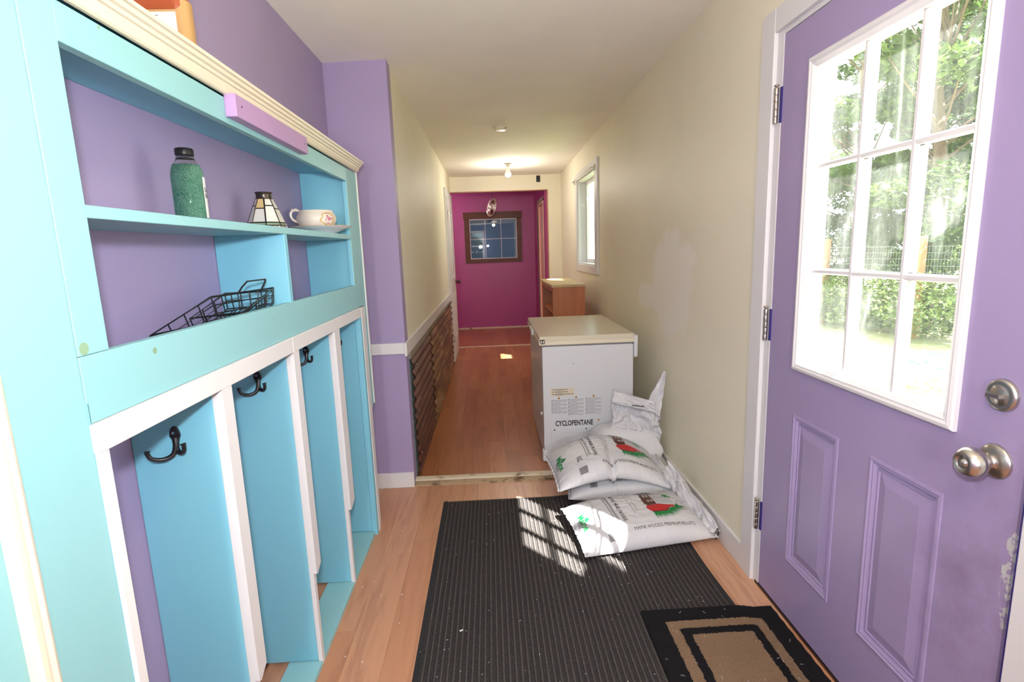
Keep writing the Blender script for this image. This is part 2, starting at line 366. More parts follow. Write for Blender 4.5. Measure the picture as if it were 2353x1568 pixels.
def plate(bm, u0, u1, v0, v1, holes, t0, t1, axis='x'):
    """slab between t0 and t1 along axis with rectangular holes (u, v = the other two axes)"""
    us = sorted({u0, u1, *[h[0] for h in holes], *[h[1] for h in holes]}); vs = sorted({v0, v1, *[h[2] for h in holes], *[h[3] for h in holes]})
    us = [u for u in us if u0 <= u <= u1]; vs = [v for v in vs if v0 <= v <= v1]
    def P(u, v, t): return {'x': (t, u, v), 'y': (u, t, v), 'z': (u, v, t)}[axis]
    solid = {}
    for i in range(len(us)-1):
        for j in range(len(vs)-1):
            cu, cv = (us[i]+us[i+1])/2, (vs[j]+vs[j+1])/2
            solid[i, j] = not any(h[0] < cu < h[1] and h[2] < cv < h[3] for h in holes)
    cache = {}
    def V(i, j, t):
        if (i, j, t) not in cache: cache[i, j, t] = bm.verts.new(P(us[i], vs[j], (t0, t1)[t]))
        return cache[i, j, t]
    for (i, j), s in solid.items():
        if not s: continue
        for t in (0, 1): bm.faces.new([V(i, j, t), V(i+1, j, t), V(i+1, j+1, t), V(i, j+1, t)])
        for (di, dj, a, b) in ((-1, 0, (i, j), (i, j+1)), (1, 0, (i+1, j), (i+1, j+1)), (0, -1, (i, j), (i+1, j)), (0, 1, (i, j+1), (i+1, j+1))):
            if not solid.get((i+di, j+dj), False): bm.faces.new([V(*a, 0), V(*b, 0), V(*b, 1), V(*a, 1)])
def extr(bm, pts, d):
    """prism: polygon pts (3D) extruded by vector d"""
    a = [bm.verts.new(p) for p in pts]; b = [bm.verts.new(Vector(p)+Vector(d)) for p in pts]
    bm.faces.new(a); bm.faces.new(b[::-1])
    for i in range(len(a)): bm.faces.new((a[i], a[(i+1) % len(a)], b[(i+1) % len(a)], b[i]))
def cr(pts, n=5):
    pts = [Vector(p) for p in pts]; out = []
    for i in range(len(pts)-1):
        a, b, c, d = pts[max(0, i-1)], pts[i], pts[i+1], pts[min(len(pts)-1, i+2)]
        for k in range(n):
            t = k/n; out.append(0.5*(2*b+(c-a)*t+(2*a-5*b+4*c-d)*t*t+(-a+3*b-3*c+d)*t**3))
    out.append(pts[-1]); return out
def crr(r, n=5):
    return [r[i]+(r[i+1]-r[i])*k/n for i in range(len(r)-1) for k in range(n)]+[r[-1]]
def copy_tree(o, parent=None, loc=None):
    c = o.copy(); COL.objects.link(c); c.parent = parent
    if loc is not None: c.location = loc
    for ch in list(o.children): copy_tree(ch, c)
    return c
def ray(px, py):
    return RT*(px-1176.5) - UP*(py-784) + FW*FPX
def on_x(px, py, X): r = ray(px, py); return Vector((0, 0, CAMH)) + r*(X/r.x)
def on_y(px, py, Y): r = ray(px, py); return Vector((0, 0, CAMH)) + r*(Y/r.y)
def on_z(px, py, Z): r = ray(px, py); return Vector((0, 0, CAMH)) + r*((Z-CAMH)/r.z)
def text_mesh(body, size, shear=0, align='LEFT', xs=1.0, bold=0.0):
    cu = bpy.data.curves.new('t', 'FONT'); cu.body = body; cu.size = size; cu.align_x = align; cu.shear = shear; cu.resolution_u = 2; cu.offset = bold
    o = bpy.data.objects.new('t', cu); COL.objects.link(o)
    dg = bpy.context.evaluated_depsgraph_get(); me = bpy.data.meshes.new_from_object(o.evaluated_get(dg))
    bm = bmesh.new(); bm.from_mesh(me); bpy.data.objects.remove(o); bpy.data.meshes.remove(me); bpy.data.curves.remove(cu)
    for v in bm.verts: v.co.x *= xs
    return bm

XR, XW, XF, XH = 1.02, -0.8135, -0.605, -0.495      # right wall, left wall, unit front, hall left wall
YP, YE, YB = 2.952, 7.45, 9.25                       # pier, hall end, pink wall
# ------------------------------------------------------------------ structure
fl = thing('floor', 'reddish brown laminate strip floor', None, (0, 0, 0), None, 'structure')
obj('subfloor', B(-1.75, XR+0.13, -2.6, 9.4, -0.12, -0.004), 'floor_gap', fl)
def plank_mesh(w, l):
    bm = bmesh.new(); e = 0.0005
    a = [(0, 0, -0.0015), (w, 0, -0.0015), (w, l, -0.0015), (0, l, -0.0015)]; b = [(e, e, 0), (w-e, e, 0), (w-e, l-e, 0), (e, l-e, 0)]
    A = [bm.verts.new(p) for p in a]; Bv = [bm.verts.new(p) for p in b]
    bm.faces.new(Bv)
    for i in range(4): bm.faces.new((A[i], A[(i+1) % 4], Bv[(i+1) % 4], Bv[i]))
    me = bpy.data.meshes.new('plank'); bm.to_mesh(me); bm.free(); return me
PMC = {}
def plank(x, y, w, l, mat):
    k = (round(w, 3), round(l, 2), mat)
    if k not in PMC: PMC[k] = plank_mesh(k[0], k[1]); PMC[k].materials.append(M[mat])
    o = bpy.data.objects.new('plank', PMC[k]); COL.objects.link(o); o.parent = fl; o.location = (x, y, 0)
rnd = random.Random(3)
def lay(x0, x1, y0, y1, mat, w=0.125, L=(0.8, 1.2)):
    x = x0
    while x < x1-0.001:
        ww = min(w, x1-x); y = y0; first = True
        while y < y1-0.001:
            l = round(rnd.uniform(*L)*10)/10
            if first: l = round(rnd.uniform(0.3, L[1])*10)/10; first = False
            if y1-(y+l) < 0.25: l = y1-y
            plank(x, y, ww, l, mat); y += round(l, 2)
        x += w
lay(-0.8, XR, 0.55, 2.96, 'laminate', 0.13)
obj('boarding', B(-1.2, XR, -2.6, 0.55, -0.004, -0.0005), 'laminate', fl)
lay(-0.49, XR, 3.03, 7.45, 'laminate_hall', 0.11, (0.6, 1.1))
lay(-1.1, 0.80, 7.49, 9.25, 'laminate_hall', 0.19, (0.8, 1.2))

bm = bmesh.new()
def quadbox(bm, c, t):
    lo = [bm.verts.new(p) for p in c]; hi = [bm.verts.new((p[0], p[1], p[2]+t)) for p in c]
    bm.faces.new(lo); bm.faces.new(hi[::-1])
    for i in range(4): bm.faces.new((lo[i], lo[(i+1) % 4], hi[(i+1) % 4], hi[i]))
zl, zr = 2.325, 2.402
quadbox(bm, [(-0.9, -2.7, zl), (XR+0.2, -2.7, zr), (XR+0.2, 4.6, zr), (-0.9, 4.6, zl)], 0.12)
quadbox(bm, [(-0.9, 4.6, zl), (XR+0.2, 4.6, zr), (XR+0.2, YE+0.1, 2.352), (-0.9, YE+0.1, 2.34)], 0.12)
prop(obj('ceiling', bm, 'ceiling_paint'), 'pale matt plaster ceiling', kind='structure')
bm = B(-1.75, 1.0, YE+0.1, YB+0.15, 2.33, 2.45)
prop(obj('ceiling_far', bm, 'pink_dark'), 'low ceiling of the magenta end room', kind='structure')

prop(obj('wall_left', B(XW-0.12, XW, -2.6, YP, 0, 2.6), 'purple_paint'), 'purple wall behind and above the turquoise unit', kind='structure')
bm = bmesh.new(); box(bm, XW-0.12, XH+0.006, YP, YP+0.10, 0, 2.6)
prop(obj('wall_left_end', bm, 'purple_paint'), 'narrow purple wall return where the hall narrows', kind='structure')
prop(obj('wall_left_far', B(XH-0.12, XH, YP+0.1, YE+0.0, 0, 2.6), 'yellow_paint'), 'pale yellow left wall of the hall', kind='structure')
bm = bmesh.new(); plate(bm, -2.6, YE+0.1, -0.3, 2.6, [(0.905, 1.90, -0.001, 2.055), (5.06, 6.05, 1.17, 2.075)], XR, XR+0.13)
prop(obj('wall_right', bm, 'yellow_patched'), 'pale yellow right wall with filler patches', kind='structure')
bm = bmesh.new(); plate(bm, XH, XR, 0, 2.6, [(XH-0.001, 0.84, -0.001, 2.15)], YE, YE+0.10, 'y')
prop(obj('wall_header', bm, 'yellow_paint'), 'pale yellow wall over the opening at the end of the hall', kind='structure')
bm = bmesh.new(); plate(bm, -0.9, XR, 0, 2.6, [(-0.70, -0.22, 1.0, 2.05)], -2.7, -2.6, 'y')
prop(obj('wall_back', bm, 'blue_wall'), 'blue grey wall behind the photographer', kind='structure')
# end room
bm = bmesh.new(); plate(bm, -1.75, 0.95, 0, 2.6, [(-0.33, 0.50, 1.20, 1.90)], YB, YB+0.12, 'y')
prop(obj('wall_front', bm, 'pink_paint'), 'magenta painted end wall', kind='structure')
bm = bmesh.new(); plate(bm, YE+0.10, YB, 0, 2.4, [(7.72, 8.55, -0.001, 2.03)], 0.80, 0.92)
prop(obj('wall_front_right', bm, 'pink_dark'), 'magenta side wall with an unfinished doorway', kind='structure')
prop(obj('wall_front_left', B(-1.75, -1.65, YE, YB, 0, 2.4), 'pink_dark'), 'magenta side wall hidden on the left', kind='structure')
prop(obj('wall_front_near', B(-1.75, XH-0.12, YE, YE+0.1, 0, 2.4), 'pink_dark'), 'magenta wall beside the opening', kind='structure')
# room seen through the far window
bm = bmesh.new(); box(bm, -1.8, 1.3, YB+0.12, YB+3.0, 0, 0.05); box(bm, -1.8, 1.3, YB+3.0, YB+3.1, 0, 2.6); box(bm, -1.9, -1.8, YB+0.12, YB+3.1, 0, 2.6); box(bm, 1.3, 1.4, YB+0.12, YB+3.1, 0, 2.6); box(bm, -1.9, 1.4, YB+0.12, YB+3.1, 2.5, 2.6)
prop(obj('wall_room_beyond', bm, 'blue_wall'), 'dim blue room beyond the brown framed window', kind='structure')
lamp('room_beyond_light', 'POINT', (0.8, YB+1.6, 2.2), 6, (0.9, 0.95, 1.0), shadow_soft_size=0.1)

def struct(name, bm, mat, label, **k): return prop(obj(name, bm, mat, **k), label, kind='structure')
struct('baseboard_left', B(XW, XH+0.006, YP-0.014, YP, 0, 0.092), 'white_trim', 'white baseboard under the purple return', bevel=0.003)
struct('trim_1', B(XW, XH-0.0004, YP-0.018, YP, 0.797, 0.860), 'white_trim', 'white dado rail across the purple return', bevel=0.003)
struct('trim_2', B(XH, XH+0.016, YP-0.018, 6.34, 0.783, 0.860), 'white_trim', 'white dado rail above the corrugated iron', bevel=0.003)
struct('baseboard_right', B(XR-0.014, XR, 2.0, 3.3, 0, 0.105), 'white_trim', 'white baseboard beside the door', bevel=0.003)
struct('baseboard_right_far', B(XR-0.014, XR, 3.3, YE, 0, 0.105), 'white_trim', 'white baseboard along the hall', bevel=0.003)
bm = bmesh.new(); box(bm, -1.6, 0.80, YB-0.02, YB, 0, 0.028)
struct('baseboard_front', bm, 'worn_threshold', 'grubby strip under the magenta wall')
t = thing('trim_3', 'worn cream painted threshold across the hall floor', None, (-0.06, 2.99, 0), None, 'structure')
bm = bmesh.new(); extr(bm, [(-0.492, 2.985, 0), (-0.492, 2.985, 0.022), (-0.492, 3.0, 0.026), (-0.492, 3.035, 0.024), (-0.492, 3.045, 0)], (1.5, -0.012, 0)); obj('threshold_board', bm, 'worn_threshold', t)
bm = bmesh.new(); extr(bm, [(-0.500, 2.948, 0), (-0.500, 2.948, 0.008), (-0.500, 2.972, 0.014), (-0.500, 2.985, 0.016), (-0.500, 2.985, 0)], (1.51, -0.012, 0)); obj('threshold_nosing', bm, 'worn_sill', t)
struct('trim_4', B(XH, 0.84, 7.45, 7.485, 0, 0.008), 'worn_threshold', 'thin strip where the magenta room begins')
bm = bmesh.new(); box(bm, XH, 0.84, YE-0.004, YE+0.104, 2.142, 2.152); box(bm, 0.832, 0.842, YE-0.003, YE+0.104, 0, 2.145)
struct('trim_5', bm, 'raw_wood', 'raw edge around the hall opening')

# ------------------------------------------------------------------ entry door
DY0, DY1, DH = 0.926, 1.876, 2.03
door = thing('door_1', 'purple half glazed entry door with nine panes', None, (XR, 1.40, 0), None, 'structure')
GY0, GY1, GZ0, GZ1 = 1.080, 1.712, 0.922, 1.902
bm = bmesh.new(); PN = [(1.463, 1.702, 0.222, 0.766), (1.094, 1.332, 0.222, 0.766)]
plate(bm, DY0, DY1, 0.012, DH, [(GY0+0.012, GY1-0.012, GZ0+0.012, GZ1-0.012)] + PN, XR, XR+0.045); obj('slab', bm, 'door_purple', door)
for p in PN:
    bm = bmesh.new(); sweep_rect(bm, XR, *p, [(0, 0), (0.001, 0.003), (0.008, 0.0045), (0.012, 0.0), (0.016, 0.001), (0.020, -0.009), (0.028, -0.010), (0.031, -0.004), (0.034, -0.007), (0.062, -0.0005), (0.063, 0.0), (0.066, 0.0)])
    box(bm, XR+0.03, XR+0.04, p[0], p[1], p[2], p[3]); obj('raised_panel', bm, 'door_purple', door)
bm = bmesh.new(); pr = [(0, 0), (0.0, 0.010), (0.004, 0.014), (0.012, 0.016), (0.018, 0.012), (0.022, 0.013), (0.030, 0.007), (0.034, 0.004), (0.036, -0.012), (0.036, -0.046)]
sweep_rect(bm, XR, GY0, GY1, GZ0, GZ1, pr, False); sweep_rect(bm, XR+0.045, GY0, GY1, GZ0, GZ1, [(0, 0), (0, 0.012), (0.028, 0.012), (0.0345, 0.001)], False, 1)
gf = obj('glazing_frame', bm, 'white_trim', door)
IY0, IY1, IZ0, IZ1 = GY0+0.036, GY1-0.036, GZ0+0.036, GZ1-0.036
ys = [IY0, 1.288, 1.479, IY1]; zs = [IZ0, 1.2535, 1.575, IZ1]
for yv in ys[1:3]:
    bm = bmesh.new()
    for (xa, xb, s) in ((XR+0.006, XR+0.016, 1), (XR+0.028, XR+0.042, -1)):
        w_ = 0.0095
        if s == 1: extr(bm, [(xb, yv-w_, IZ0), (xa+0.003, yv-w_*0.8, IZ0), (xa, yv-w_*0.45, IZ0), (xa, yv+w_*0.45, IZ0), (xa+0.003, yv+w_*0.8, IZ0), (xb, yv+w_, IZ0)], (0, 0, IZ1-IZ0))
        else: extr(bm, [(xa, yv-w_, IZ0), (xb, yv-w_*0.5, IZ0), (xb, yv+w_*0.5, IZ0), (xa, yv+w_, IZ0)], (0, 0, IZ1-IZ0))
    obj('muntin', bm, 'white_trim', door)
for zv in zs[1:3]:
    bm = bmesh.new()
    for (xa, xb, s) in ((XR+0.0065, XR+0.016, 1), (XR+0.028, XR+0.0415, -1)):
        w_ = 0.009
        if s == 1: extr(bm, [(xb, IY0, zv-w_), (xa+0.003, IY0, zv-w_*0.8), (xa, IY0, zv-w_*0.45), (xa, IY0, zv+w_*0.45), (xa+0.003, IY0, zv+w_*0.8), (xb, IY0, zv+w_)], (0, IY1-IY0, 0))
        else: extr(bm, [(xa, IY0, zv-w_), (xb, IY0, zv-w_*0.5), (xb, IY0, zv+w_*0.5), (xa, IY0, zv+w_)], (0, IY1-IY0, 0))
    obj('muntin', bm, 'white_trim', door)
for i in range(3):
    for j in range(3):
        obj('pane', B(XR+0.020, XR+0.0225, ys[i]-0.002, ys[i+1]+0.002, zs[j]-0.002, zs[j+1]+0.002), 'door_glass', door)
for zc in (1.810, 1.050, 0.296):
    bm = bmesh.new(); hx, hy = XR-0.012, 1.893
    for k in range(5):
        z0 = zc-0.058+k*0.0232; lathe(bm, [(0, 0), (0.0075, 0), (0.0078, 0.002), (0.0078, 0.0205), (0.0074, 0.0226), (0, 0.0226)], (hx, hy, z0), seg=14)
    lathe(bm, [(0, 0), (0.005, 0), (0.004, 0.006), (0.0085, 0.008), (0.0085, 0.011), (0.004, 0.014), (0, 0.014)], (hx, hy, zc+0.056), seg=14)
    h = obj('hinge', bm, 'hinge_steel', door, (hx, hy, zc), True)
    obj('hinge_leaf', B(XR-0.004, XR+0.001, 1.874, 1.885, zc-0.058, zc+0.058), 'navy_paint', h)
# knob
kb = Vector((XR, 0.985, 0.892))
bm = bmesh.new(); lathe(bm, [(0.037, 0), (0.037, 0.002), (0.034, 0.007), (0.022, 0.012), (0.013, 0.013), (0.012, 0.026), (0.016, 0.030), (0.027, 0.036), (0.032, 0.046), (0.0325, 0.052), (0.030, 0.062), (0.023, 0.071), (0.017, 0.0735), (0.0155, 0.068), (0.009, 0.067), (0.0085, 0.072), (0, 0.0725)], kb, (-1, 0, 0), 40)
k = obj('knob', bm, 'satin_nickel', door, kb, True, 'brushed nickel round privacy knob')
obj('turn_button', B(kb.x-0.077, kb.x-0.071, kb.y-0.002, kb.y+0.002, kb.z-0.007, kb.z+0.007), 'satin_nickel', k)
db = Vector((XR, 0.985, 1.032))
bm = bmesh.new(); lathe(bm, [(0.034, 0), (0.034, 0.003), (0.031, 0.009), (0.025, 0.011), (0.022, 0.009), (0.020, 0.012), (0, 0.013)], db, (-1, 0, 0), 40)
k = obj('deadbolt', bm, 'satin_nickel', door, db, True, 'brushed nickel deadbolt rose with thumb turn')
bm = bmesh.new(); extr(bm, [(db.x-0.012, db.y+0.024, db.z-0.003), (db.x-0.026, db.y+0.014, db.z-0.004), (db.x-0.027, db.y-0.016, db.z-0.002), (db.x-0.012, db.y-0.022, db.z-0.001)], (0, 0, 0.007)); obj('thumb_turn', bm, 'satin_nickel', k)
# jamb and casing
j = thing('trim_6', 'white painted casing and jamb around the entry door', None, (XR, 2.0, 0), None, 'structure')
obj('casing_side', B(XR-0.016, XR, 1.916, 2.004, 0, 2.128), 'white_trim', j, bevel=0.003)
obj('casing_head', B(XR-0.0158, XR, 0.82, 1.916, 2.050, 2.128), 'white_trim', j, bevel=0.003)
obj('hinge_jamb', B(XR-0.002, XR+0.13, 1.880, 1.918, 0, 2.052), 'white_trim', j)
obj('head_jamb', B(XR-0.001, XR+0.13, 0.90, 1.880, 2.034, 2.052), 'white_trim', j)
obj('latch_jamb', B(XR+0.002, XR+0.13, 0.895, 0.921, 0, 2.034), 'navy_paint', j, label='dark blue painted edge')
obj('casing_latch_side', B(XR-0.014, XR+0.002, 0.80, 0.905, 0, 2.050), 'white_trim', j, bevel=0.003)
obj('sill', B(XR-0.004, XR+0.16, 0.90, 1.90, -0.003, 0.010), 'dark_bronze', j)
bm = bmesh.new(); box(bm, XR+0.047, XR+0.07, 1.872, 1.885, 0, 2.03); box(bm, XR+0.047, XR+0.07, 0.915, 0.93, 0, 2.03); obj('door_stop', bm, 'white_trim', j)

# ------------------------------------------------------------------ hall window
WY0, WY1, WZ0, WZ1 = 5.06, 6.05, 1.17, 2.075
win = thing('window_1', 'white framed hall window with empty curtain rod', None, (XR, 5.55, 1.17), None, 'structure')
bm = bmesh.new(); plate(bm, 4.93, 6.15, 1.095, 2.155, [(WY0, WY1, WZ0, WZ1)], XR-0.018, XR, 'x'); obj('window_casing', bm, 'white_trim', win, bevel=0.003)
bm = bmesh.new(); plate(bm, WY0, WY1, WZ0, WZ1, [(WY0+0.015, WY1-0.015, WZ0+0.015, WZ1-0.015)], XR-0.003, XR+0.15, 'x'); obj('window_jamb', bm, 'white_trim', win)
bm = bmesh.new(); plate(bm, WY0+0.015, WY1-0.015, WZ0+0.015, WZ1-0.015, [(WY0+0.055, 5.28, WZ0+0.055, WZ1-0.055), (5.33, WY1-0.055, WZ0+0.055, WZ1-0.055)], XR+0.085, XR+0.12, 'x'); obj('window_sash', bm, 'white_trim', win)
for a, b in ((WY0+0.05, 5.285), (5.325, WY1-0.05)):
    obj('pane', B(XR+0.10, XR+0.104, a, b, WZ0+0.05, WZ1-0.05), 'window_glass', win)
rod = thing('curtain_rod', 'thin white curtain rod across the top of the hall window', 'curtain rod', (XR, 5.55, 2.08))
bm = bmesh.new(); tube(bm, [(XR-0.018, 5.02, 2.075), (XR-0.05, 5.03, 2.075), (XR-0.055, 5.06, 2.075), (XR-0.055, 6.12, 2.075), (XR-0.05, 6.15, 2.075), (XR-0.018, 6.16, 2.075)], 0.006); obj('rod', bm, 'white_trim', rod, smooth=True)
for yy in (5.02, 6.16): obj('bracket', B(XR-0.03, XR-0.016, yy-0.012, yy+0.012, 2.045, 2.10), 'ivory_plastic', rod)
# back window (reflected in the far glass)
bwin = thing('window_2', 'white framed window behind the photographer', None, (-0.46, -2.6, 1.0), None, 'structure')
bm = bmesh.new(); plate(bm, -0.78, -0.14, 0.92, 2.13, [(-0.68, -0.24, 1.02, 1.51), (-0.68, -0.24, 1.55, 2.03)], -2.66, -2.585, 'y'); obj('window_frame', bm, 'white_trim', bwin)
for a, b in ((1.01, 1.52), (1.54, 2.04)): obj('pane', B(-0.69, -0.23, -2.63, -2.626, a, b), 'window_glass', bwin)

# ------------------------------------------------------------------ far window
fw = thing('window_3', 'brown framed interior window in the magenta wall', None, (0.09, YB, 1.15), None, 'structure')
wx0, wx1 = -0.40, 0.572
obj('frame_board', B(wx0-0.012, wx1+0.012, YB-0.028, YB, 1.885, 1.998), 'brown_wood_frame', fw, bevel=0.003)
obj('frame_board', B(wx0, wx1, YB-0.022, YB, 1.150, 1.212), 'brown_wood_frame', fw, bevel=0.003)
obj('frame_board', B(wx0, wx0+0.088, YB-0.020, YB, 1.21, 1.886), 'brown_wood_frame', fw, bevel=0.003)
obj('frame_board', B(wx1-0.080, wx1, YB-0.020, YB, 1.21, 1.886), 'brown_wood_frame', fw, bevel=0.003)
gx0, gx1, gz0, gz1 = wx0+0.088, wx1-0.080, 1.214, 1.884
bm = bmesh.new(); plate(bm, gx0, gx1, gz0, gz1, [(gx0+0.012, gx1-0.012, gz0+0.012, gz1-0.012)], YB-0.012, YB+0.04, 'y'); obj('sash', bm, 'white_trim', fw)
for q in (1, 2): obj('glazing_bar', B(gx0+(gx1-gx0)*q/3-0.005, gx0+(gx1-gx0)*q/3+0.005, YB+0.012, YB+0.018, gz0, gz1), 'white_trim', fw)
obj('glazing_bar', B(gx0, gx1, YB+0.0118, YB+0.0182, (gz0+gz1)/2+0.0-0.005, (gz0+gz1)/2+0.005), 'white_trim', fw)
obj('pane', B(gx0+0.01, gx1-0.01, YB-0.001, YB+0.001, gz0+0.01, gz1-0.01), 'dark_window_glass', fw)
# door at the left of the hall
d2 = thing('door_2', 'white panelled door at the end of the hall', None, (XH, 6.9, 0), None, 'structure')
bm = bmesh.new(); plate(bm, 6.45, 7.32, 0.01, 2.00, [(6.57, 6.83, 0.25, 0.85), (6.94, 7.20, 0.25, 0.85), (6.57, 6.83, 1.02, 1.86), (6.94, 7.20, 1.02, 1.86)], XH+0.002, XH+0.03); obj('slab', bm, 'white_trim', d2)
for (a, b) in ((6.57, 6.83), (6.94, 7.20)):
    for (c_, d_) in ((0.25, 0.85), (1.02, 1.86)):
        bm = bmesh.new(); sweep_rect(bm, XH+0.03, a, b, c_, d_, [(0, 0), (0.012, -0.012), (0.03, -0.012), (0.06, -0.002)], True, 1); obj('raised_panel', bm, 'white_trim', d2)
bm = bmesh.new(); lathe(bm, [(0.028, 0), (0.026, 0.006), (0.01, 0.01), (0.01, 0.03), (0.024, 0.038), (0.026, 0.052), (0.018, 0.062), (0, 0.064)], (XH+0.03, 7.25, 0.95), (1, 0, 0), 20); obj('knob', bm, 'dark_bronze', d2, smooth=True)
for zc in (1.75, 0.25):
    bm = bmesh.new(); lathe(bm, [(0, 0), (0.007, 0), (0.007, 0.09), (0, 0.09)], (XH+0.036, 6.448, zc), seg=10); obj('hinge', bm, 'hinge_steel', d2)
c2 = thing('trim_7', 'white casing around the panelled hall door', None, (XH, 6.9, 0), None, 'structure')
obj('casing_side', B(XH, XH+0.02, 6.35, 6.44, 0, 2.005), 'white_trim', c2); obj('casing_side', B(XH, XH+0.02, 7.33, 7.42, 0, 2.005), 'white_trim', c2); obj('casing_head', B(XH, XH+0.022, 6.345, 7.425, 2.006, 2.09), 'white_trim', c2)
# doorway in the magenta side wall
c3 = thing('door_3', 'pale unpainted door in the magenta side wall', None, (0.8, 8.1, 0), None, 'structure')
obj('slab', B(0.83, 0.86, 7.74, 8.53, 0.0, 2.0), 'primer', c3)
bm = bmesh.new(); plate(bm, 7.70, 8.58, 0.0, 2.07, [(7.745, 8.535, -0.001, 2.00)], 0.792, 0.83); obj('jamb', bm, 'primer', c3)
bm = bmesh.new(); box(bm, 0.788, 0.80, 8.535, 8.60, 0.0, 2.08); box(bm, 0.788, 0.80, 7.70, 8.6, 2.03, 2.085); obj('raw_edge', bm, 'grey_wood', c3)
for zz in (0.5, 1.0, 1.5, 1.85):
    bm = bmesh.new(); lathe(bm, [(0.006, 0), (0.004, 0.002), (0, 0.002)], (0.83, 7.9, zz), (-1, 0, 0), 8); obj('screw', bm, 'black_metal', c3)

# ------------------------------------------------------------------ turquoise storage unit
U = thing('storage_unit', 'long turquoise built-in mudroom unit with shelves above open lockers', 'shelving', (XF, 1.6, 0))
T = 0.019; XB = XF-T
def ub(name, a, mat='teal_paint', bev=0.0015, label=None): return obj(name, B(*a), mat, U, bevel=bev, label=label)
ub('side_board', (XB, XF, 0.45, 0.784, 0, 1.7285))
ub('frame_board', (XB, XF, 0.786, 0.850, 1.219, 1.7285))
ub('frame_board', (XB, XF, 0.850, 2.413, 1.671, 1.7285))
ub('frame_board', (XB, XF-0.0005, 2.413, 2.528, 1.20, 1.7285))
ub('frame_board', (XB, XF, 0.786, 2.455, 1.116, 1.2185))
ub('frame_board', (XB-0.003, XF-0.003, 2.455, 2.600, 1.06, 1.7285)); ub('side_strip', (XB-0.003, XF-0.003, 2.52, 2.600, 0.62, 1.06))
bm = bmesh.new(); extr(bm, [(XF-0.003, 2.52, 0.62), (XF-0.003, 2.600, 0.62), (XF-0.003, 2.52, 0.575)], (-T, 0, 0)); obj('side_strip', bm, 'teal_paint', U)
bm = bmesh.new(); extr(bm, [(XF+0.002, 2.600, 1.735), (XF+0.002, 2.614, 1.735), (XF+0.002, 2.614, 0.612), (XF+0.002, 2.600, 0.620)], (-0.03, 0, 0)); obj('edge_batten', bm, 'white_trim', U)
XI = XW+0.001
ub('shelf', (XI, XF-0.001, 0.80, 2.437, 1.422, 1.442)); ub('shelf', (XI, XB, 0.80, 2.47, 1.128, 1.152), 'teal_inside'); ub('top_panel', (XI, XB, 0.80, 2.47, 1.712, 1.728), 'teal_inside')
ub('divider', (XI, XF-0.002, 1.636, 1.660, 1.152, 1.422), 'teal_inside'); ub('divider', (XI, XB-0.001, 0.80, 0.82, 1.152, 1.712), 'teal_inside')
ub('divider', (XI, XB-0.001, 2.437, 2.457, 1.152, 1.712), 'teal_inside'); ub('lip', (XB, XF-0.004, 2.412, 2.436, 1.219, 1.671), 'teal_inside')
ub('top_panel', (XI, XF-0.0002, 0.45, 2.60, 1.756, 1.770))
# lockers
ub('locker_rail', (XB, XF+0.008, 0.784, 1.59, 1.0705, 1.1155), 'white_trim'); ub('locker_rail', (XB, XF+0.0078, 1.592, 2.528, 1.0705, 1.1155), 'white_trim')
ub('locker_stile', (XB, XF+0.007, 0.785, 0.806, 0.0, 1.0705), 'white_trim')
for (a, b) in ((1.156, 1.206), (1.590, 1.642), (2.020, 2.092)):
    dv = (a+b)/2
    ub('locker_divider', (XI, XB-0.0005, a+0.004, a+0.024, 0.020, 1.128), 'teal_inside')
    bm = bmesh.new(); extr(bm, [(XF+0.007, a, 1.0705), (XF+0.007, b-0.006, 1.0705), (XF+0.007, b-0.006, 0.355), (XF+0.007, a+0.010, 0.335), (XF+0.007, a, 0.34)], (-0.012, 0, 0)); obj('locker_stile', bm, 'white_trim', U)
    ub('locker_stile', (XB-0.0004, XF-0.0052, a+0.004, a+0.026, 0.004, 1.0705), 'white_trim')
ub('locker_divider', (XI, XB-0.0005, 2.424, 2.446, 0.020, 1.128), 'teal_inside'); ub('divider_joint', (XI, XB-0.0002, 2.422, 2.446, 1.035, 1.041), 'teal_paint')
ub('locker_stile', (XB, XF+0.007, 2.424, 2.452, 0.0, 1.0705), 'teal_inside')
bm = bmesh.new(); extr(bm, [(XF+0.009, 2.452, 1.1155), (XF+0.009, 2.520, 1.1155), (XF+0.009, 2.500, 0.02), (XF+0.009, 2.480, 0.0), (XF+0.009, 2.462, 0.0)], (-0.028, 0, 0)); obj('locker_stile', bm, 'white_trim', U)
ub('foot_board', (-0.722, XF-0.006, 0.80, 2.50, 0.0, 0.018))
ub('locker_base', (XI, -0.722, 2.11, 2.424, 0.0, 0.016))
ub('locker_end', (XI, XF, 0.784, 0.79, 0, 1.15), 'teal_inside')
# small white block at foot of the first divider
bm = bmesh.new(); box(bm, -0.66, XF-0.02, 1.186, 1.212, 0.018, 0.07); obj('foot_block', bm, 'white_trim', U, bevel=0.002)
# crown moulding
pr = [(0, 1.733), (0.007, 1.733), (0.011, 1.736), (0.017, 1.748), (0.018, 1.753), (0.023, 1.754), (0.025, 1.760), (0.031, 1.762), (0.033, 1.769), (0.039, 1.770), (0.041, 1.776), (0.0, 1.777)]
bm = bmesh.new(); extr(bm, [(XF+a, 0.30, b) for a, b in pr], (0, 2.30, 0)); box(bm, XF-0.06, XF, 0.30, 2.60, 1.7705, 1.7768)
obj('crown_moulding', bm, 'cream_trim', U)
# upright trim on the left
pr = [(0, 0), (0.007, 0), (0.011, 0.003), (0.013, 0.008), (0.010, 0.013), (0.0105, 0.018), (0.015, 0.022), (0.015, 0.029), (0.012, 0.033), (0, 0.034)]
bm = bmesh.new(); extr(bm, [(XF+a, 0.652-b, 0) for a, b in pr], (0, 0, 1.735)); obj('upright_moulding', bm, 'cream_trim', U)
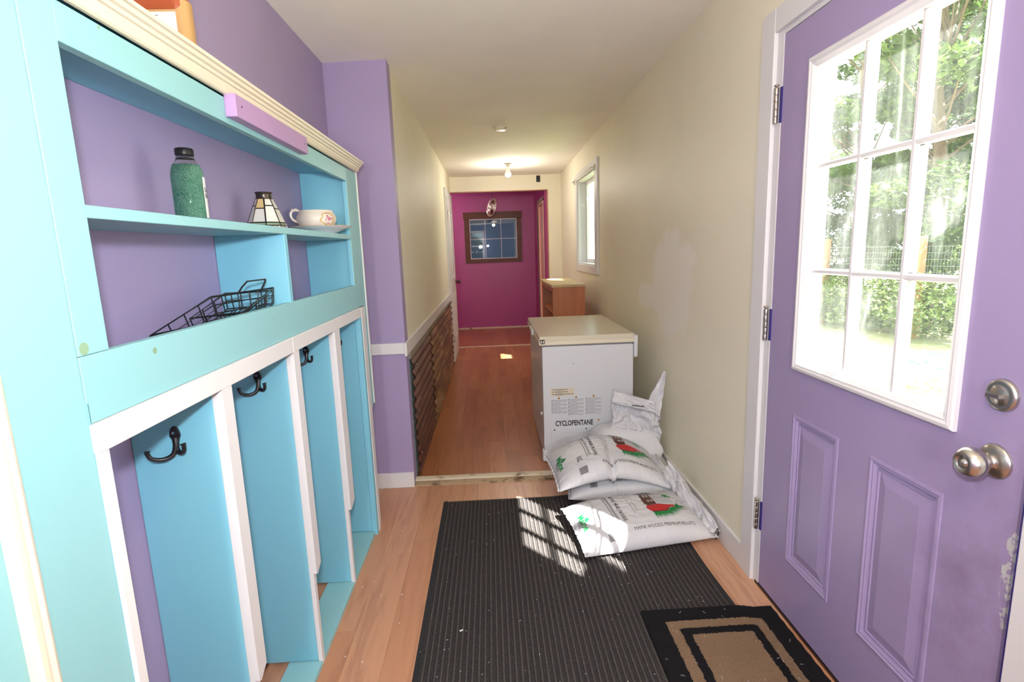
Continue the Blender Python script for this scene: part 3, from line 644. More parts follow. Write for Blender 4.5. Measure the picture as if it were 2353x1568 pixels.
# knots bleeding through the paint
for (px, py, r_) in ((193, 802, 0.0095), (356, 806, 0.006), (628, 733, 0.003), (751, 690, 0.003), (793, 665, 0.002), (596, 297, 0.005), (226, 62, 0.003)):
    p = on_x(px, py, XF+0.0002); bm = bmesh.new(); lathe(bm, [(r_, 0), (r_*0.9, 0.0003), (0, 0.0004)], p, (1, 0, 0), 16); obj('knot', bm, 'knot_stain', U)
blk = thing('wood_block', 'lilac painted wooden batten screwed under the cream crown moulding', 'batten', (XF, 1.60, 1.68))
obj('batten', B(XF+0.0, XF+0.027, 1.345, 1.845, 1.684, 1.7365), 'lilac_paint', blk, bevel=0.002)
for yy in (1.375, 1.82):
    bm = bmesh.new(); lathe(bm, [(0.0025, 0.0), (0.0025, 0.0008), (0, 0.0008)], (XF+0.027, yy, 1.712), (1, 0, 0), 8); obj('screw_hole', bm, 'black_metal', blk)

# coat hooks
def hook(y, z, label):
    h = thing('coat_hook', label, 'coat hook', (-0.713, y, z), 'black double coat hooks inside the lockers')
    bm = bmesh.new()
    def P(dx, dz, dy=0.0): return (-0.713+dx, y-dy, z+dz)
    extr(bm, [P(0.012*math.cos(a)*(1.0 if math.sin(a) > -0.2 else 0.75), 0.022+0.020*math.sin(a)*1.15) for a in [2*math.pi*k/20 for k in range(20)]], (0, -0.005, 0))
    obj('back_plate', bm, 'black_metal', h, bevel=0.0015)
    bm = bmesh.new(); tube(bm, cr([P(0, 0.020, 0.004), P(0.002, 0.0, 0.008), P(-0.004, -0.018, 0.014), P(-0.020, -0.024, 0.024), P(-0.036, -0.018, 0.034), P(-0.042, -0.006, 0.038), P(-0.042, 0.001, 0.038)]), crr([0.007, 0.0065, 0.0055, 0.005, 0.0045, 0.0045, 0.006]), 10); obj('long_hook', bm, 'black_metal', h, smooth=True)
    bm = bmesh.new(); tube(bm, cr([P(0, 0.004, 0.006), P(0.006, -0.010, 0.010), P(0.016, -0.014, 0.014), P(0.024, -0.008, 0.018), P(0.026, 0.004, 0.020), P(0.025, 0.010, 0.020)]), crr([0.006, 0.0055, 0.005, 0.0045, 0.0045, 0.006]), 10); obj('short_hook', bm, 'black_metal', h, smooth=True)
    for q in (0.030, 0.013):
        bm = bmesh.new(); lathe(bm, [(0.003, 0), (0.003, 0.001), (0, 0.002)], P(0.002 if q < 0.02 else -0.002, q, 0.0055), (0, -1, 0), 10); obj('screw', bm, 'chrome', h)
hook(1.1595, 0.948, 'black double coat hook in the nearest locker')
hook(1.5935, 0.975, 'black double coat hook in the second locker from the front')
hook(2.0235, 0.972, 'black double coat hook in the third locker from the front')
hook(2.4235, 0.962, 'black double coat hook mostly hidden in the farthest locker')

# ------------------------------------------------------------------ things on the shelf
ZS = 1.442
jb = Vector((-0.715, 1.352, ZS))
jar = thing('bath_salt_bottle', 'clear bottle of green bath crystals with black cap on the upper shelf', 'bottle', jb)
body = [(0, 0), (0.031, 0), (0.034, 0.004), (0.0355, 0.012), (0.0355, 0.108), (0.034, 0.122), (0.029, 0.136), (0.022, 0.145), (0.0182, 0.149), (0.0182, 0.152)]
bm = bmesh.new(); lathe(bm, [(r-0.0012, h+0.001) for r, h in body[:-4]] + [(0.026, 0.136), (0.0, 0.138)], jb, seg=40); obj('bath_crystals', bm, 'bath_crystals', jar, smooth=True)
bm = bmesh.new(); lathe(bm, body, jb, seg=40); obj('bottle_body', bm, 'jar_plastic', jar, smooth=True)
bm = bmesh.new(); lathe(bm, [(0.0185, 0.147), (0.0200, 0.148), (0.0200, 0.151), (0.0185, 0.152)], jb, seg=30); obj('tamper_ring', bm, 'black_plastic', jar, smooth=True)
bm = bmesh.new(); lathe(bm, [(0.0182, 0.151), (0.0182, 0.160)], jb, seg=30); obj('bottle_neck', bm, 'jar_plastic', jar, smooth=True)
bm = bmesh.new(); lathe(bm, [(0.0, 0.160), (0.0195, 0.158), (0.020, 0.160), (0.020, 0.171), (0.0185, 0.174), (0, 0.174)], jb, seg=36, mod=lambda a, h: 1+0.01*math.cos(a*math.pi*72)); obj('cap', bm, 'black_plastic', jar, smooth=True)
def cyl_map(bm, c, r, a0, z0):
    for v_ in bm.verts:
        a = a0 + v_.co.x/r; v_.co = Vector((c.x + r*math.cos(a), c.y + r*math.sin(a), c.z + z0 + v_.co.y))
a_cam = math.atan2(-jb.y, -jb.x)      # the side turned to the room centre
LA = a_cam + 0.98
bm = bmesh.new()
for k in range(12):
    a0_, a1_ = LA + k*0.12, LA + (k+1)*0.12
    q = [bm.verts.new((jb.x+0.0362*math.cos(a), jb.y+0.0362*math.sin(a), jb.z+z)) for a, z in ((a0_, 0.012), (a1_, 0.012), (a1_, 0.108), (a0_, 0.108))]; bm.faces.new(q)
bmesh.ops.remove_doubles(bm, verts=bm.verts, dist=1e-5); lb = obj('jar_label', bm, 'jar_label', jar, smooth=True)
for s_, z_, sz in (('Spa', 0.074, 0.014), ('Bath', 0.060, 0.014)):
    bm = text_mesh(s_, sz, bold=0.0004); cyl_map(bm, jb, 0.0366, LA+0.10, z_); obj('lettering', bm, 'print_black', lb)

# stained glass shade
lc = Vector((-0.715, 1.790, ZS))
shade = thing('lamp_shade', 'small stained glass lamp shade standing on the upper shelf', 'lamp shade', lc)
HS = 0.098
def ring_pt(k, h, n=6, rot=0.35):
    f = h/HS; r = 0.062*(1-f)+0.024*f; r += 0.002*math.sin(math.pi*f); a = 2*math.pi*k/n+rot
    return Vector((lc.x+r*math.cos(a), lc.y+r*math.sin(a), lc.z+h))
rows = [(0.0, 0.012, 4), (0.0125, 0.021, 1), (0.0215, 0.066, 1), (0.0665, HS, 1)]
bm_lead = bmesh.new()
for k in range(8):
    split = 0.066 if k % 2 else 0.075
    for (h0, h1, nn_) in ((0.0, 0.012, 4), (0.012, 0.022, 1), (0.022, split, 1), (split, HS, 1)):
        for q in range(nn_):
            a0, a1 = ring_pt(k, h0, 8), ring_pt(k+1, h0, 8); b0, b1 = ring_pt(k, h1, 8), ring_pt(k+1, h1, 8)
            p = [a0.lerp(a1, q/nn_), a0.lerp(a1, (q+1)/nn_), b0.lerp(b1, (q+1)/nn_), b0.lerp(b1, q/nn_)]
            cen = sum(p, Vector())/4; p = [v_.lerp(cen, 0.03) for v_ in p]
            bm = bmesh.new(); nrm = (p[1]-p[0]).cross(p[3]-p[0]).normalized()*0.0015
            extr(bm, p, nrm)
            mt = 'pane_green' if (h0 == 0.012) else ('pane_amber' if (h0 >= 0.06 and k in (1, 5)) else 'pane_white')
            obj('glass_piece', bm, mt, shade)
            tube(bm_lead, [a0.lerp(a1, q/nn_), b0.lerp(b1, q/nn_)], 0.0027, 5)
        tube(bm_lead, [ring_pt(k, h1, 8), ring_pt(k+1, h1, 8)], 0.0027, 5); tube(bm_lead, [ring_pt(k, h0, 8), ring_pt(k+1, h0, 8)], 0.0022, 5)
obj('leading', bm_lead, 'dark_bronze', shade)
bm = bmesh.new(); lathe(bm, [(0.0235, HS-0.001), (0.0245, HS+0.001), (0.0235, HS+0.005), (0.0235, HS+0.015), (0.026, HS+0.019), (0.027, HS+0.021), (0.025, HS+0.021), (0.0225, HS+0.016), (0.0225, HS)], lc, seg=30); obj('collar', bm, 'dark_bronze', shade, smooth=True)

# china bowl on its saucer
sc_ = Vector((-0.687, 2.262, ZS))
sau = thing('saucer', 'white china saucer under the bowl, jutting over the shelf edge', 'saucer', sc_)
bm = bmesh.new(); lathe(bm, [(0, 0.004), (0.054, 0.004), (0.055, 0.0), (0.061, 0.0), (0.063, 0.005), (0.094, 0.018), (0.122, 0.029), (0.1235, 0.031), (0.120, 0.0315), (0.092, 0.022), (0.060, 0.008), (0, 0.008)], sc_, seg=60); obj('plate', bm, 'china_saucer', sau, smooth=True)
bm = bmesh.new(); lathe(bm, [(0.1230, 0.0312), (0.1243, 0.0308), (0.1238, 0.0295)], sc_, seg=60); obj('rim_line', bm, 'flower_gold', sau, smooth=True)
bc = sc_ + Vector((-0.008, -0.018, 0.0085))
bowl = thing('china_bowl', 'cream china bowl with a twig handle and pink flower sprig', 'bowl', bc)
prof = [(0, 0.004), (0.026, 0.004), (0.027, 0.0), (0.031, 0.0), (0.032, 0.004), (0.045, 0.012), (0.058, 0.026), (0.064, 0.042), (0.063, 0.056), (0.057, 0.068), (0.054, 0.073), (0.055, 0.077), (0.0535, 0.0775), (0.051, 0.073), (0.056, 0.060), (0.060, 0.044), (0.053, 0.026), (0.03, 0.010), (0, 0.008)]
bm = bmesh.new(); lathe(bm, prof, bc, seg=72, mod=lambda a, h: 1+0.012*abs(math.cos(a*math.pi*12))-0.012); BK = 1.22
bmesh.ops.scale(bm, verts=bm.verts, vec=(BK, BK, 1.1), space=Matrix.Translation(-bc)); obj('bowl_body', bm, 'china', bowl, smooth=True)
hd = Vector((-0.93, -0.36, 0)).normalized()       # handle side: toward the camera's left
hp = [(a*1.22, b*1.1) for a, b in [(0.050, 0.074), (0.060, 0.080), (0.072, 0.078), (0.079, 0.068), (0.079, 0.056), (0.074, 0.046), (0.066, 0.040), (0.060, 0.038)]]
bm = bmesh.new(); tube(bm, [bc + hd*a + Vector((0, 0, b)) for a, b in hp], [0.005, 0.006, 0.0055, 0.006, 0.005, 0.0055, 0.005, 0.006], 10)
for (a, b, s_) in ((0.078, 0.091, 1), (0.098, 0.068, -1), (0.090, 0.088, -1)): lathe(bm, [(0, -0.005), (0.004, -0.003), (0.005, 0), (0.004, 0.003), (0, 0.005)], bc+hd*a+Vector((0, 0, b)), seg=8)
obj('handle', bm, 'china', bowl, smooth=True)
def on_bowl(da, h):
    r_ = 0.060; 
    for (r1, h1), (r2, h2) in zip(prof[4:11], prof[5:12]):
        if h1 <= h <= h2: r_ = r1+(r2-r1)*(h-h1)/(h2-h1)
    a = math.atan2(-bc.y, -bc.x)+0.62+da; return bc + Vector((math.cos(a)*(r_*1.22+0.0006), math.sin(a)*(r_*1.22+0.0006), h*1.1))
rr = random.Random(5)
for kind_, n_, mt, s0 in (('flower', 34, 'flower_pink', 0.0022), ('scroll', 60, 'flower_gold', 0.0026)):
    bm = bmesh.new()
    for q in range(n_):
        if kind_ == 'flower': da, h = rr.gauss(0, 0.12), 0.046+rr.gauss(0, 0.008)
        else:
            t_ = q/n_*2*math.pi; da, h = 0.40*math.cos(t_)+0.06*math.sin(5*t_), 0.044+0.021*math.sin(t_)
        c_ = on_bowl(da, h); nn_ = (c_-bc); nn_.z = 0; nn_.normalize(); lathe(bm, [(s0, 0), (s0*0.7, 0.0005), (0, 0.0007)], c_, nn_, 8)
    obj('painted_'+kind_, bm, mt, bowl)

# wire trays
def wire_tray(label, P1, P2, P3, depth, nx, ny, handle):
    P1, P2, P3, D = map(Vector, (P1, P2, P3, depth)); E1 = P2-P1; E2 = P3-P2; P4 = P1+E2
    o = thing('wire_tray', label, 'wire tray', min((P1, P4), key=lambda p: p.z), 'black wire trays on the lower shelf')
    bm = bmesh.new(); tube(bm, [P1, P2, P3, P4], 0.0030, 8, closed=True); obj('rim', bm, 'black_metal', o)
    cin = (P1+P2+P3+P4)/4
    bm = bmesh.new()
    for f, rr_ in ((0.5, 0.0017), (1.0, 0.0019)):
        q = [p.lerp(cin, 0.06*f)+D*f for p in (P1, P2, P3, P4)]; tube(bm, q, rr_, 6, closed=True)
    for i in range(nx+1):
        a, b = P2.lerp(P3, i/nx), P1.lerp(P4, i/nx); a2, b2 = a.lerp(cin, 0.06)+D, b.lerp(cin, 0.06)+D; tube(bm, [a, a2, b2, b], 0.0017, 6)
    for i in range(1, ny):
        a, b = P1.lerp(P2, i/ny), P4.lerp(P3, i/ny); a2, b2 = a.lerp(cin, 0.06)+D, b.lerp(cin, 0.06)+D; tube(bm, [a, a2, b2, b], 0.0017, 6)
    obj('wire_grid', bm, 'black_metal', o)
    if handle:
        bm = bmesh.new(); a, b = P2.lerp(P3, handle[0]), P2.lerp(P3, handle[1]); up = -D.normalized()*0.018 + Vector((0.016, 0, 0.012))
        tube(bm, [a, a+up*0.5+(b-a)*0.06, a+up+(b-a)*0.2, b+up, b+up*0.8+(b-a)*0.04, b], 0.0024, 8); obj('handle', bm, 'black_metal', o)
    return o
p1 = on_x(345, 772, -0.705); p2 = on_x(485, 683, -0.712); p3 = on_y(648, 661, 1.612); p3.x = -0.645
wire_tray('black wire tray tipped on its edge, nearest the camera', p1, p2, p3, Vector((0.0, 0.010, -0.042)), 7, 4, (0.40, 0.78))
q2 = Vector((-0.715, 1.46, 1.262)); q3 = Vector((-0.655, 1.625, 1.256)); q1 = q2 + Vector((-0.005, -0.17, -0.045))
wire_tray('smaller black wire tray leaning behind the first, against the divider', q1, q2, q3, Vector((0.0, 0.004, -0.040)), 4, 3, None)

# box on top of the unit
bx = thing('storage_box', 'brown leather topped cardboard box with a white paper label on top of the unit', 'box', (-0.72, 1.31, 1.7775))
cx_, cy_ = -0.705, 1.345
bm = bmesh.new()
def rrect(x0, x1, y0, y1, r, n=6):
    pts = []
    for (cx2, cy2, a0) in ((x1-r, y1-r, 0), (x0+r, y1-r, 90), (x0+r, y0+r, 180), (x1-r, y0+r, 270)):
        for q in range(n+1): a = R(a0+90*q/n); pts.append((cx2+r*math.cos(a), cy2+r*math.sin(a)))
    return pts
extr(bm, [(x, y, 1.7775) for x, y in rrect(-0.806, -0.638, 1.29, 1.335, 0.02)], (0, 0, 0.14)); obj('box_body', bm, 'card_brown', bx, bevel=0.004)
bm = bmesh.new(); extr(bm, [(x, y, 1.892) for x, y in rrect(-0.808, -0.644, 1.286, 1.334, 0.02)], (0, 0, 0.15)); obj('box_lid', bm, 'leather_brown', bx, bevel=0.010)
lab = obj('paper_label', B(-0.79, -0.661, 1.2885, 1.2898, 1.790, 1.889), 'tile_white', bx)
bm = bmesh.new()
for (a, b, c_, d_) in ((-0.77, -0.69, 1.881, 1.8825), (-0.77, -0.70, 1.868, 1.8695), (-0.71, -0.68, 1.862, 1.8635), (-0.73, -0.665, 1.852, 1.8535), (-0.73, -0.665, 1.842, 1.8435), (-0.69, -0.662, 1.829, 1.836)): box(bm, a-0.008, b-0.008, 1.2879, 1.2885, c_, d_)
obj('printed_lines', bm, 'print_grey', lab)

# ------------------------------------------------------------------ corrugated iron
def corrugated(name, label, y0, y1, z0, z1, mat, xoff, ny, bend=0.0, seed=0, ragged=0.004):
    o = thing(name, label, 'panel', (XH, (y0+y1)/2, z0), 'corrugated iron sheets under the dado rail')
    bm = bmesh.new(); nz = 120; grid = []
    for i in range(ny+1):
        row = []
        for j_ in range(nz+1):
            z = z0+(z1-z0)*j_/nz; ye = y0+(y1-y0)*i/ny
            if i in (0, ny): ye += ragged*math.sin(j_*0.55+seed)+ragged*noise.noise(Vector((seed, j_*0.21, 0)))*2
            x = XH+xoff+0.009*math.sin(2*math.pi*(z)/0.068)+0.003*noise.noise(Vector((ye*1.3, z*9, seed)))
            if bend: x += bend*max(0, 1-(ye-y0)/0.10)**2*(0.4+1.1*abs(noise.noise(Vector((seed+3, z*7, 0)))))
            row.append(bm.verts.new((x, ye, z)))
        grid.append(row)
    for i in range(ny):
        for j_ in range(nz): bm.faces.new((grid[i][j_], grid[i+1][j_], grid[i+1][j_+1], grid[i][j_+1]))
    s_ = obj('sheet', bm, mat, o, smooth=True); md = s_.modifiers.new('solid', 'SOLIDIFY'); md.thickness = 0.0012
    for zz in (z0+0.10, z0+0.38, z1-0.06):
        for yy in (y0+0.12, y1-0.10):
            bm = bmesh.new(); lathe(bm, [(0.006, 0), (0.005, 0.003), (0, 0.004)], (XH+xoff+0.010, yy, zz), (1, 0, 0), 8); obj('nail', bm, 'hinge_steel', o)
    return o
corrugated('corrugated_sheet', 'dull red rusty corrugated sheet, the nearer of two', 3.075, 4.10, 0.012, 0.742, 'rust_red', 0.014, 40, 0.014, 1)
corrugated('corrugated_sheet', 'mottled zinc and rust corrugated sheet beyond the red one', 4.085, 6.33, 0.014, 0.776, 'rust_zinc', 0.022, 50, 0, 5, 0.006)
struct('trim_8', B(XH, XH+0.014, 3.06, 4.09, 0.742, 0.782), 'grey_wood', 'weathered grey batten above the red sheet')
struct('trim_9', B(XH, XH+0.003, YP+0.106, 3.12, 0.0, 0.78), 'teal_paint', 'sliver of old turquoise wall beside the corrugated sheet')

# ------------------------------------------------------------------ chest freezer
FX0, FX1, FY0, FY1 = 0.305, 0.878, 3.216, 4.165
fz = thing('chest_freezer', 'white chest freezer standing lengthways against the yellow wall', 'freezer', (0.59, 3.69, 0))
obj('body', B(FX0, FX1, FY0, FY1, 0.022, 0.752), 'freezer_white', fz, bevel=0.006)
obj('gasket', B(FX0+0.008, FX1-0.008, FY0+0.008, FY1-0.008, 0.750, 0.762), 'print_grey', fz)
obj('lid', B(FX0-0.018, FX1+0.006, FY0-0.012, FY1+0.012, 0.760, 0.818), 'lid_cream', fz, bevel=0.010)
obj('lid_band', B(FX0-0.0195, FX1+0.004, FY0-0.0135, FY1+0.010, 0.766, 0.786), 'cream_trim', fz, bevel=0.002)
for a in (FY0+0.05, FY1-0.14): obj('hinge_cover', B(FX1+0.001, FX1+0.026, a-0.06, a+0.08, 0.665, 0.806), 'freezer_white', fz, bevel=0.008)
obj('plinth', B(FX0+0.02, FX1-0.02, FY0+0.02, FY1-0.02, 0.0, 0.024), 'black_plastic', fz)
obj('handle', B(FX0-0.034, FX0-0.017, 3.60, 3.80, 0.766, 0.806), 'freezer_white', fz, bevel=0.006)
obj('corner_foot', B(FX0-0.010, FX0+0.02, FY0-0.004, FY0+0.05, 0.006, 0.075), 'freezer_white', fz, bevel=0.004)
bm = bmesh.new(); lathe(bm, [(0.010, 0), (0.010, 0.006), (0.006, 0.012), (0, 0.012)], (FX0, 3.30, 0.30), (-1, 0, 0), 16); obj('drain_cap', bm, 'freezer_white', fz, smooth=True)
FYF = FY0-0.0006
gr_ = bmesh.new(); plate(gr_, 0.352, 0.84, 0.03, 0.222, [(0.38+0.0, 0.49, z_, z_+0.006) for z_ in [0.188-0.018*i for i in range(8)]] + [(0.55, 0.66, z_, z_+0.006) for z_ in [0.188-0.018*i for i in range(8)]], FY0-0.005, FY0+0.001, 'y'); gp = obj('motor_grille', gr_, 'freezer_white', fz, bevel=0.001)
for a, b in ((0.372, 0.214), (0.575, 0.214)):
    bm = bmesh.new(); lathe(bm, [(0.005, 0), (0.0045, 0.002), (0, 0.002)], (a, FY0-0.005, b), (0, -1, 0), 12); obj('screw', bm, 'black_metal', gp)
st = obj('warning_sticker', B(0.352, 0.502, FY0-0.0012, FY0, 0.436, 0.484), 'sticker_cream', fz, label='cream warning sticker')
bm = bmesh.new()
def tline(bm, x0, x1, z, h=0.0028, y=FYF):
    rx = random.Random(int(x0*999+z*7777)); x = x0
    while x < x1:
        wl = rx.uniform(0.004, 0.014); box(bm, x, min(x+wl, x1), y-0.0003, y, z, z+h); x += wl+0.002
for i, z_ in enumerate((0.474, 0.459, 0.444)):
    tline(bm, 0.362, (0.46, 0.462, 0.498)[i], z_, 0.0034, FYF-0.0006); tline(bm, 0.385, 0.432, z_-0.0068, 0.002, FYF-0.0006)
obj('small_print', bm, 'print_black', st)
notice = obj('notice_print', B(0.354, 0.690, FY0-0.0005, FY0, 0.296, 0.432), 'freezer_white', fz, label='grey multilingual warning print')
for ci, cx0 in enumerate((0.356, 0.462, 0.574)):
    bm = bmesh.new(); nl = (11, 13, 13)[ci]
    for r_ in range(nl):
        z_ = 0.405-0.0083*r_+ci*0.003
        tline(bm, cx0+(0.010 if r_ % 3 == 0 else 0), cx0+0.098-(0.04 if r_ % 3 == 2 else 0), z_)
    obj('small_print', bm, 'print_grey', notice)
    bm = bmesh.new()
    for r_ in range(0, nl, 3): box(bm, cx0, cx0+0.008, FYF-0.0004, FYF, 0.405-0.0083*r_+ci*0.003, 0.4086-0.0083*r_+ci*0.003)
    obj('language_codes', bm, 'print_black', notice)
for (a, b, s_) in ((0.404, 0.414, 0.0095), (0.513, 0.417, 0.0095), (0.625, 0.421, 0.0095), (0.655, 0.262, 0.009)):
    bm = bmesh.new(); extr(bm, [(a-s_, FYF, b), (a+s_, FYF, b), (a, FYF, b+s_*1.7)], (0, -0.0005, 0)); o_ = obj('warning_triangle', bm, 'print_amber', fz)
    bm = bmesh.new(); extr(bm, [(a-s_*0.3, FYF-0.0005, b+s_*0.25), (a+s_*0.3, FYF-0.0005, b+s_*0.25), (a+s_*0.15, FYF-0.0005, b+s_*0.9), (a, FYF-0.0005, b+s_*1.2), (a-s_*0.2, FYF-0.0005, b+s_*0.7)], (0, -0.0003, 0)); obj('flame_symbol', bm, 'print_black', o_)
bm = text_mesh('CYCLOPENTANE', 0.048, xs=0.72, bold=0.0012)
wx_ = max(v_.co.x for v_ in bm.verts); 
for v_ in bm.verts: v_.co = Vector((0.378+v_.co.x*0.242/wx_, FYF-0.0004, 0.238+v_.co.y))
obj('lettering', bm, 'print_black', fz)
bm = bmesh.new()
for (a, b, c_, d_) in ((0, 0.001, 0.030, 0.006), (0.012, 0.0, 0.018, 0.028), (0.0, 0.022, 0.028, 0.028), (0.026, 0.004, 0.030, 0.022), (0.0, 0.008, 0.004, 0.026)): box(bm, FX0-0.012+a, FX0-0.012+c_, FY0-0.0142, FY0-0.0138, 0.772+b, 0.772+d_)
obj('black_scribble', bm, 'print_black', fz)
bm = bmesh.new(); lathe(bm, [(0.003, 0), (0, 0.001)], (0.50, FY0, 0.64), (0, -1, 0), 8); obj('black_speck', bm, 'print_black', fz)

# ------------------------------------------------------------------ cabinet behind the freezer
cb = thing('wooden_cabinet', 'orange veneered open cabinet with pale top behind the freezer', 'cabinet', (0.73, 5.4, 0))
CX0, CX1, CY0, CY1, CZ = 0.578, 0.880, 4.90, 5.93, 1.018
obj('cabinet_top', B(CX0-0.012, CX1+0.004, CY0-0.01, CY1+0.01, CZ-0.024, CZ), 'pale_top', cb, bevel=0.002)
obj('side_panel', B(CX0+0.02, CX1, CY0, CY0+0.02, 0, CZ-0.024), 'orange_veneer', cb); obj('side_panel', B(CX0+0.02, CX1, CY1-0.02, CY1, 0, CZ-0.024), 'orange_veneer', cb)
obj('back_panel', B(CX1-0.012, CX1, CY0+0.02, CY1-0.02, 0, CZ-0.024), 'orange_veneer', cb)
for z_ in (0.05, 0.45, 0.72): obj('shelf', B(CX0+0.02, CX1-0.012, CY0+0.02, CY1-0.02, z_, z_+0.018), 'orange_veneer', cb)
bm = bmesh.new(); plate(bm, CY0, CY1, 0, CZ-0.024, [(CY0+0.045, CY1-0.045, 0.07, CZ-0.07)], CX0, CX0+0.02); obj('face_frame', bm, 'orange_veneer', cb, bevel=0.001)
for q in range(5):
    bm = bmesh.new(); lathe(bm, [(0.003, 0), (0, 0.001)], (CX0+0.03+q*0.06, CY0-0.010, CZ-0.012), (0, -1, 0), 6); obj('nail_head', bm, 'print_brown', cb)

# ------------------------------------------------------------------ ceiling things
def ceil_z(x, y):
    f = (x+0.9)/(XR+0.2+0.9); z = zl+(zr-zl)*f
    if y > 4.6: z2 = 2.34+(2.352-2.34)*f; z = z+(z2-z)*(y-4.6)/(YE+0.1-4.6)
    return z
zc = ceil_z(0.136, 4.62)
sd = thing('smoke_detector', 'ivory round smoke detector base on the hall ceiling', 'smoke detector', (0.136, 4.62, zc))
bm = bmesh.new(); lathe(bm, [(0, -0.034), (0.045, -0.034), (0.052, -0.030), (0.054, -0.010), (0.060, -0.008), (0.060, 0.003), (0, 0.003)], (0.136, 4.62, zc), seg=36); obj('housing', bm, 'ivory_plastic', sd, smooth=False)
obj('slot', B(0.172, 0.184, 4.565, 4.575, zc-0.028, zc-0.022), 'black_plastic', sd)
zc = ceil_z(0.262, 6.4); bp = Vector((0.262, 6.4, zc))
lb_ = thing('ceiling_bulb', 'bare lit bulb in a white ceiling lampholder', 'light bulb', bp)
bm = bmesh.new(); lathe(bm, [(0, 0.002), (0.060, 0.002), (0.060, -0.006), (0.050, -0.012), (0.026, -0.014), (0.024, -0.045), (0.020, -0.048), (0, -0.048)], bp, seg=30); obj('lampholder', bm, 'ivory_plastic', lb_, smooth=False)
bm = bmesh.new(); lathe(bm, [(0.014, -0.046), (0.014, -0.056)], bp, seg=20); obj('screw_cap', bm, 'chrome', lb_)
bm = bmesh.new(); lathe(bm, [(0.0135, -0.054), (0.016, -0.066), (0.022, -0.085), (0.034, -0.118), (0.036, -0.128)], bp, seg=28); obj('bulb_neck', bm, 'tile_white', lb_, smooth=True)
bm = bmesh.new(); lathe(bm, [(0.036, -0.128), (0.0365, -0.136), (0.033, -0.150), (0.024, -0.162), (0.012, -0.168), (0, -0.170)], bp, seg=28); obj('glowing_globe', bm, 'bulb_glow', lb_, smooth=True)
zc = ceil_z(0.2, 0.1); dp = Vector((0.2, 0.1, zc))
dm = thing('ceiling_light', 'warm glass dome light on the entry ceiling', 'ceiling light', dp)
bm = bmesh.new(); lathe(bm, [(0, 0.002), (0.14, 0.002), (0.14, -0.02), (0.125, -0.025)], dp, seg=40); obj('base', bm, 'satin_nickel', dm)
bm = bmesh.new(); lathe(bm, [(0.125, -0.02), (0.12, -0.045), (0.09, -0.07), (0.045, -0.085), (0, -0.09)], dp, seg=40); obj('dome', bm, 'dome_glow', dm, smooth=True)
vb = thing('wall_socket_box', 'small black open box set in the wall above the hall opening', 'electrical box', (0.71, YE, 2.29))
bm = bmesh.new(); plate(bm, 0.685, 0.737, 2.250, 2.334, [(0.690, 0.732, 2.255, 2.329)], YE-0.008, YE, 'y'); obj('rim', bm, 'black_plastic', vb)
obj('box_back', B(0.690, 0.732, YE-0.004, YE, 2.255, 2.329), 'black_plastic', vb); obj('clip', B(0.690, 0.732, YE-0.010, YE-0.004, 2.288, 2.294), 'rubber', vb)

# hanging spinner in the end room
sp_ = thing('hanging_spinner', 'copper toned oval wire spinner hanging in the magenta room', 'ornament', (0.07, 8.3, 2.33))
bm = bmesh.new(); tube(bm, [(0.084, 8.3, 2.33), (0.084, 8.3, 2.13)], 0.0022, 5); obj('cord', bm, 'black_metal', sp_)
bm = bmesh.new(); cc = Vector((0.070, 8.3, 2.0)); tilt = Matrix.Rotation(R(18), 3, 'Y')
bmr = bmesh.new()
for k_ in range(9):
    a = R(20*k_); s_ = 1-0.06*k_
    pts = [cc + tilt @ Vector((0.062*s_*math.cos(t_)*math.cos(a*0.5)+0.012*math.sin(a), 0.06*s_*math.cos(t_)*math.sin(a*0.5), 0.138*s_*math.sin(t_))) for t_ in [2*math.pi*q/36 for q in range(36)]]
    tube(bmr, pts, 0.0048, 6, closed=True)
obj('metal_loops', bmr, 'chrome', sp_, smooth=True)
bm.free()

# ------------------------------------------------------------------ mats
mat = thing('floor_mat', 'large charcoal ribbed entrance mat on the laminate floor', 'mat', (0.28, 1.9, 0))
MX0, MX1, MY0, MY1 = -0.302, 0.878, 0.90, 2.732
def mat_warp(x, y):
    xx = x; yy = y; z = 0
    if x > 0.30 and y > 2.2: z += 0.012*max(0, math.sin((x-0.30)*9))*min(1, (y-2.2)/0.3)*max(0, 1-(x-0.30)/0.3)
    xx += 0.010*math.sin(y*5.0+0.6)*max(0, (x-0.5)/0.4)
    return xx, yy, z
bm = bmesh.new(); n_ = 56; grid = []
xs_ = []; hs_ = []
x = MX0+0.022; pitch = (MX1-MX0-0.044)/n_
for i in range(n_):
    for f, h in ((0.0, 0.0045), (0.25, 0.0050), (0.36, 0.0088), (0.5, 0.0098), (0.64, 0.0088), (0.75, 0.0050)): xs_.append(x+pitch*(i+f)); hs_.append(h)
xs_.append(MX1-0.022); hs_.append(0.0045)
ysn = 48
for j_ in range(ysn+1):
    y = MY0+0.02+(MY1-MY0-0.04)*j_/ysn
    grid.append([bm.verts.new((mat_warp(xx, y)[0], y, h+mat_warp(xx, y)[2])) for xx, h in zip(xs_, hs_)])
for a, b in zip(grid, grid[1:]):
    for i in range(len(xs_)-1): bm.faces.new((a[i], a[i+1], b[i+1], b[i])).material_index = 0 if i % 6 in (2, 3) else 1
obj('ribbed_pile', bm, ['ribbed_carpet', 'carpet_groove'], mat, smooth=False)
bm = bmesh.new(); nb = 40
def strip(bm, pts_in, pts_out, h):
    for (a, b), (c_, d_) in zip(zip(pts_in, pts_out), zip(pts_in[1:], pts_out[1:])):
        q = [Vector((*a, 0)), Vector((*b, 0)), Vector((*d_, 0)), Vector((*c_, 0))]; hz = [h, 0.001, 0.001, h]
        bm.faces.new([bm.verts.new((mat_warp(p.x, p.y)[0], p.y, hh+mat_warp(p.x, p.y)[2])) for p, hh in zip(q, hz)])
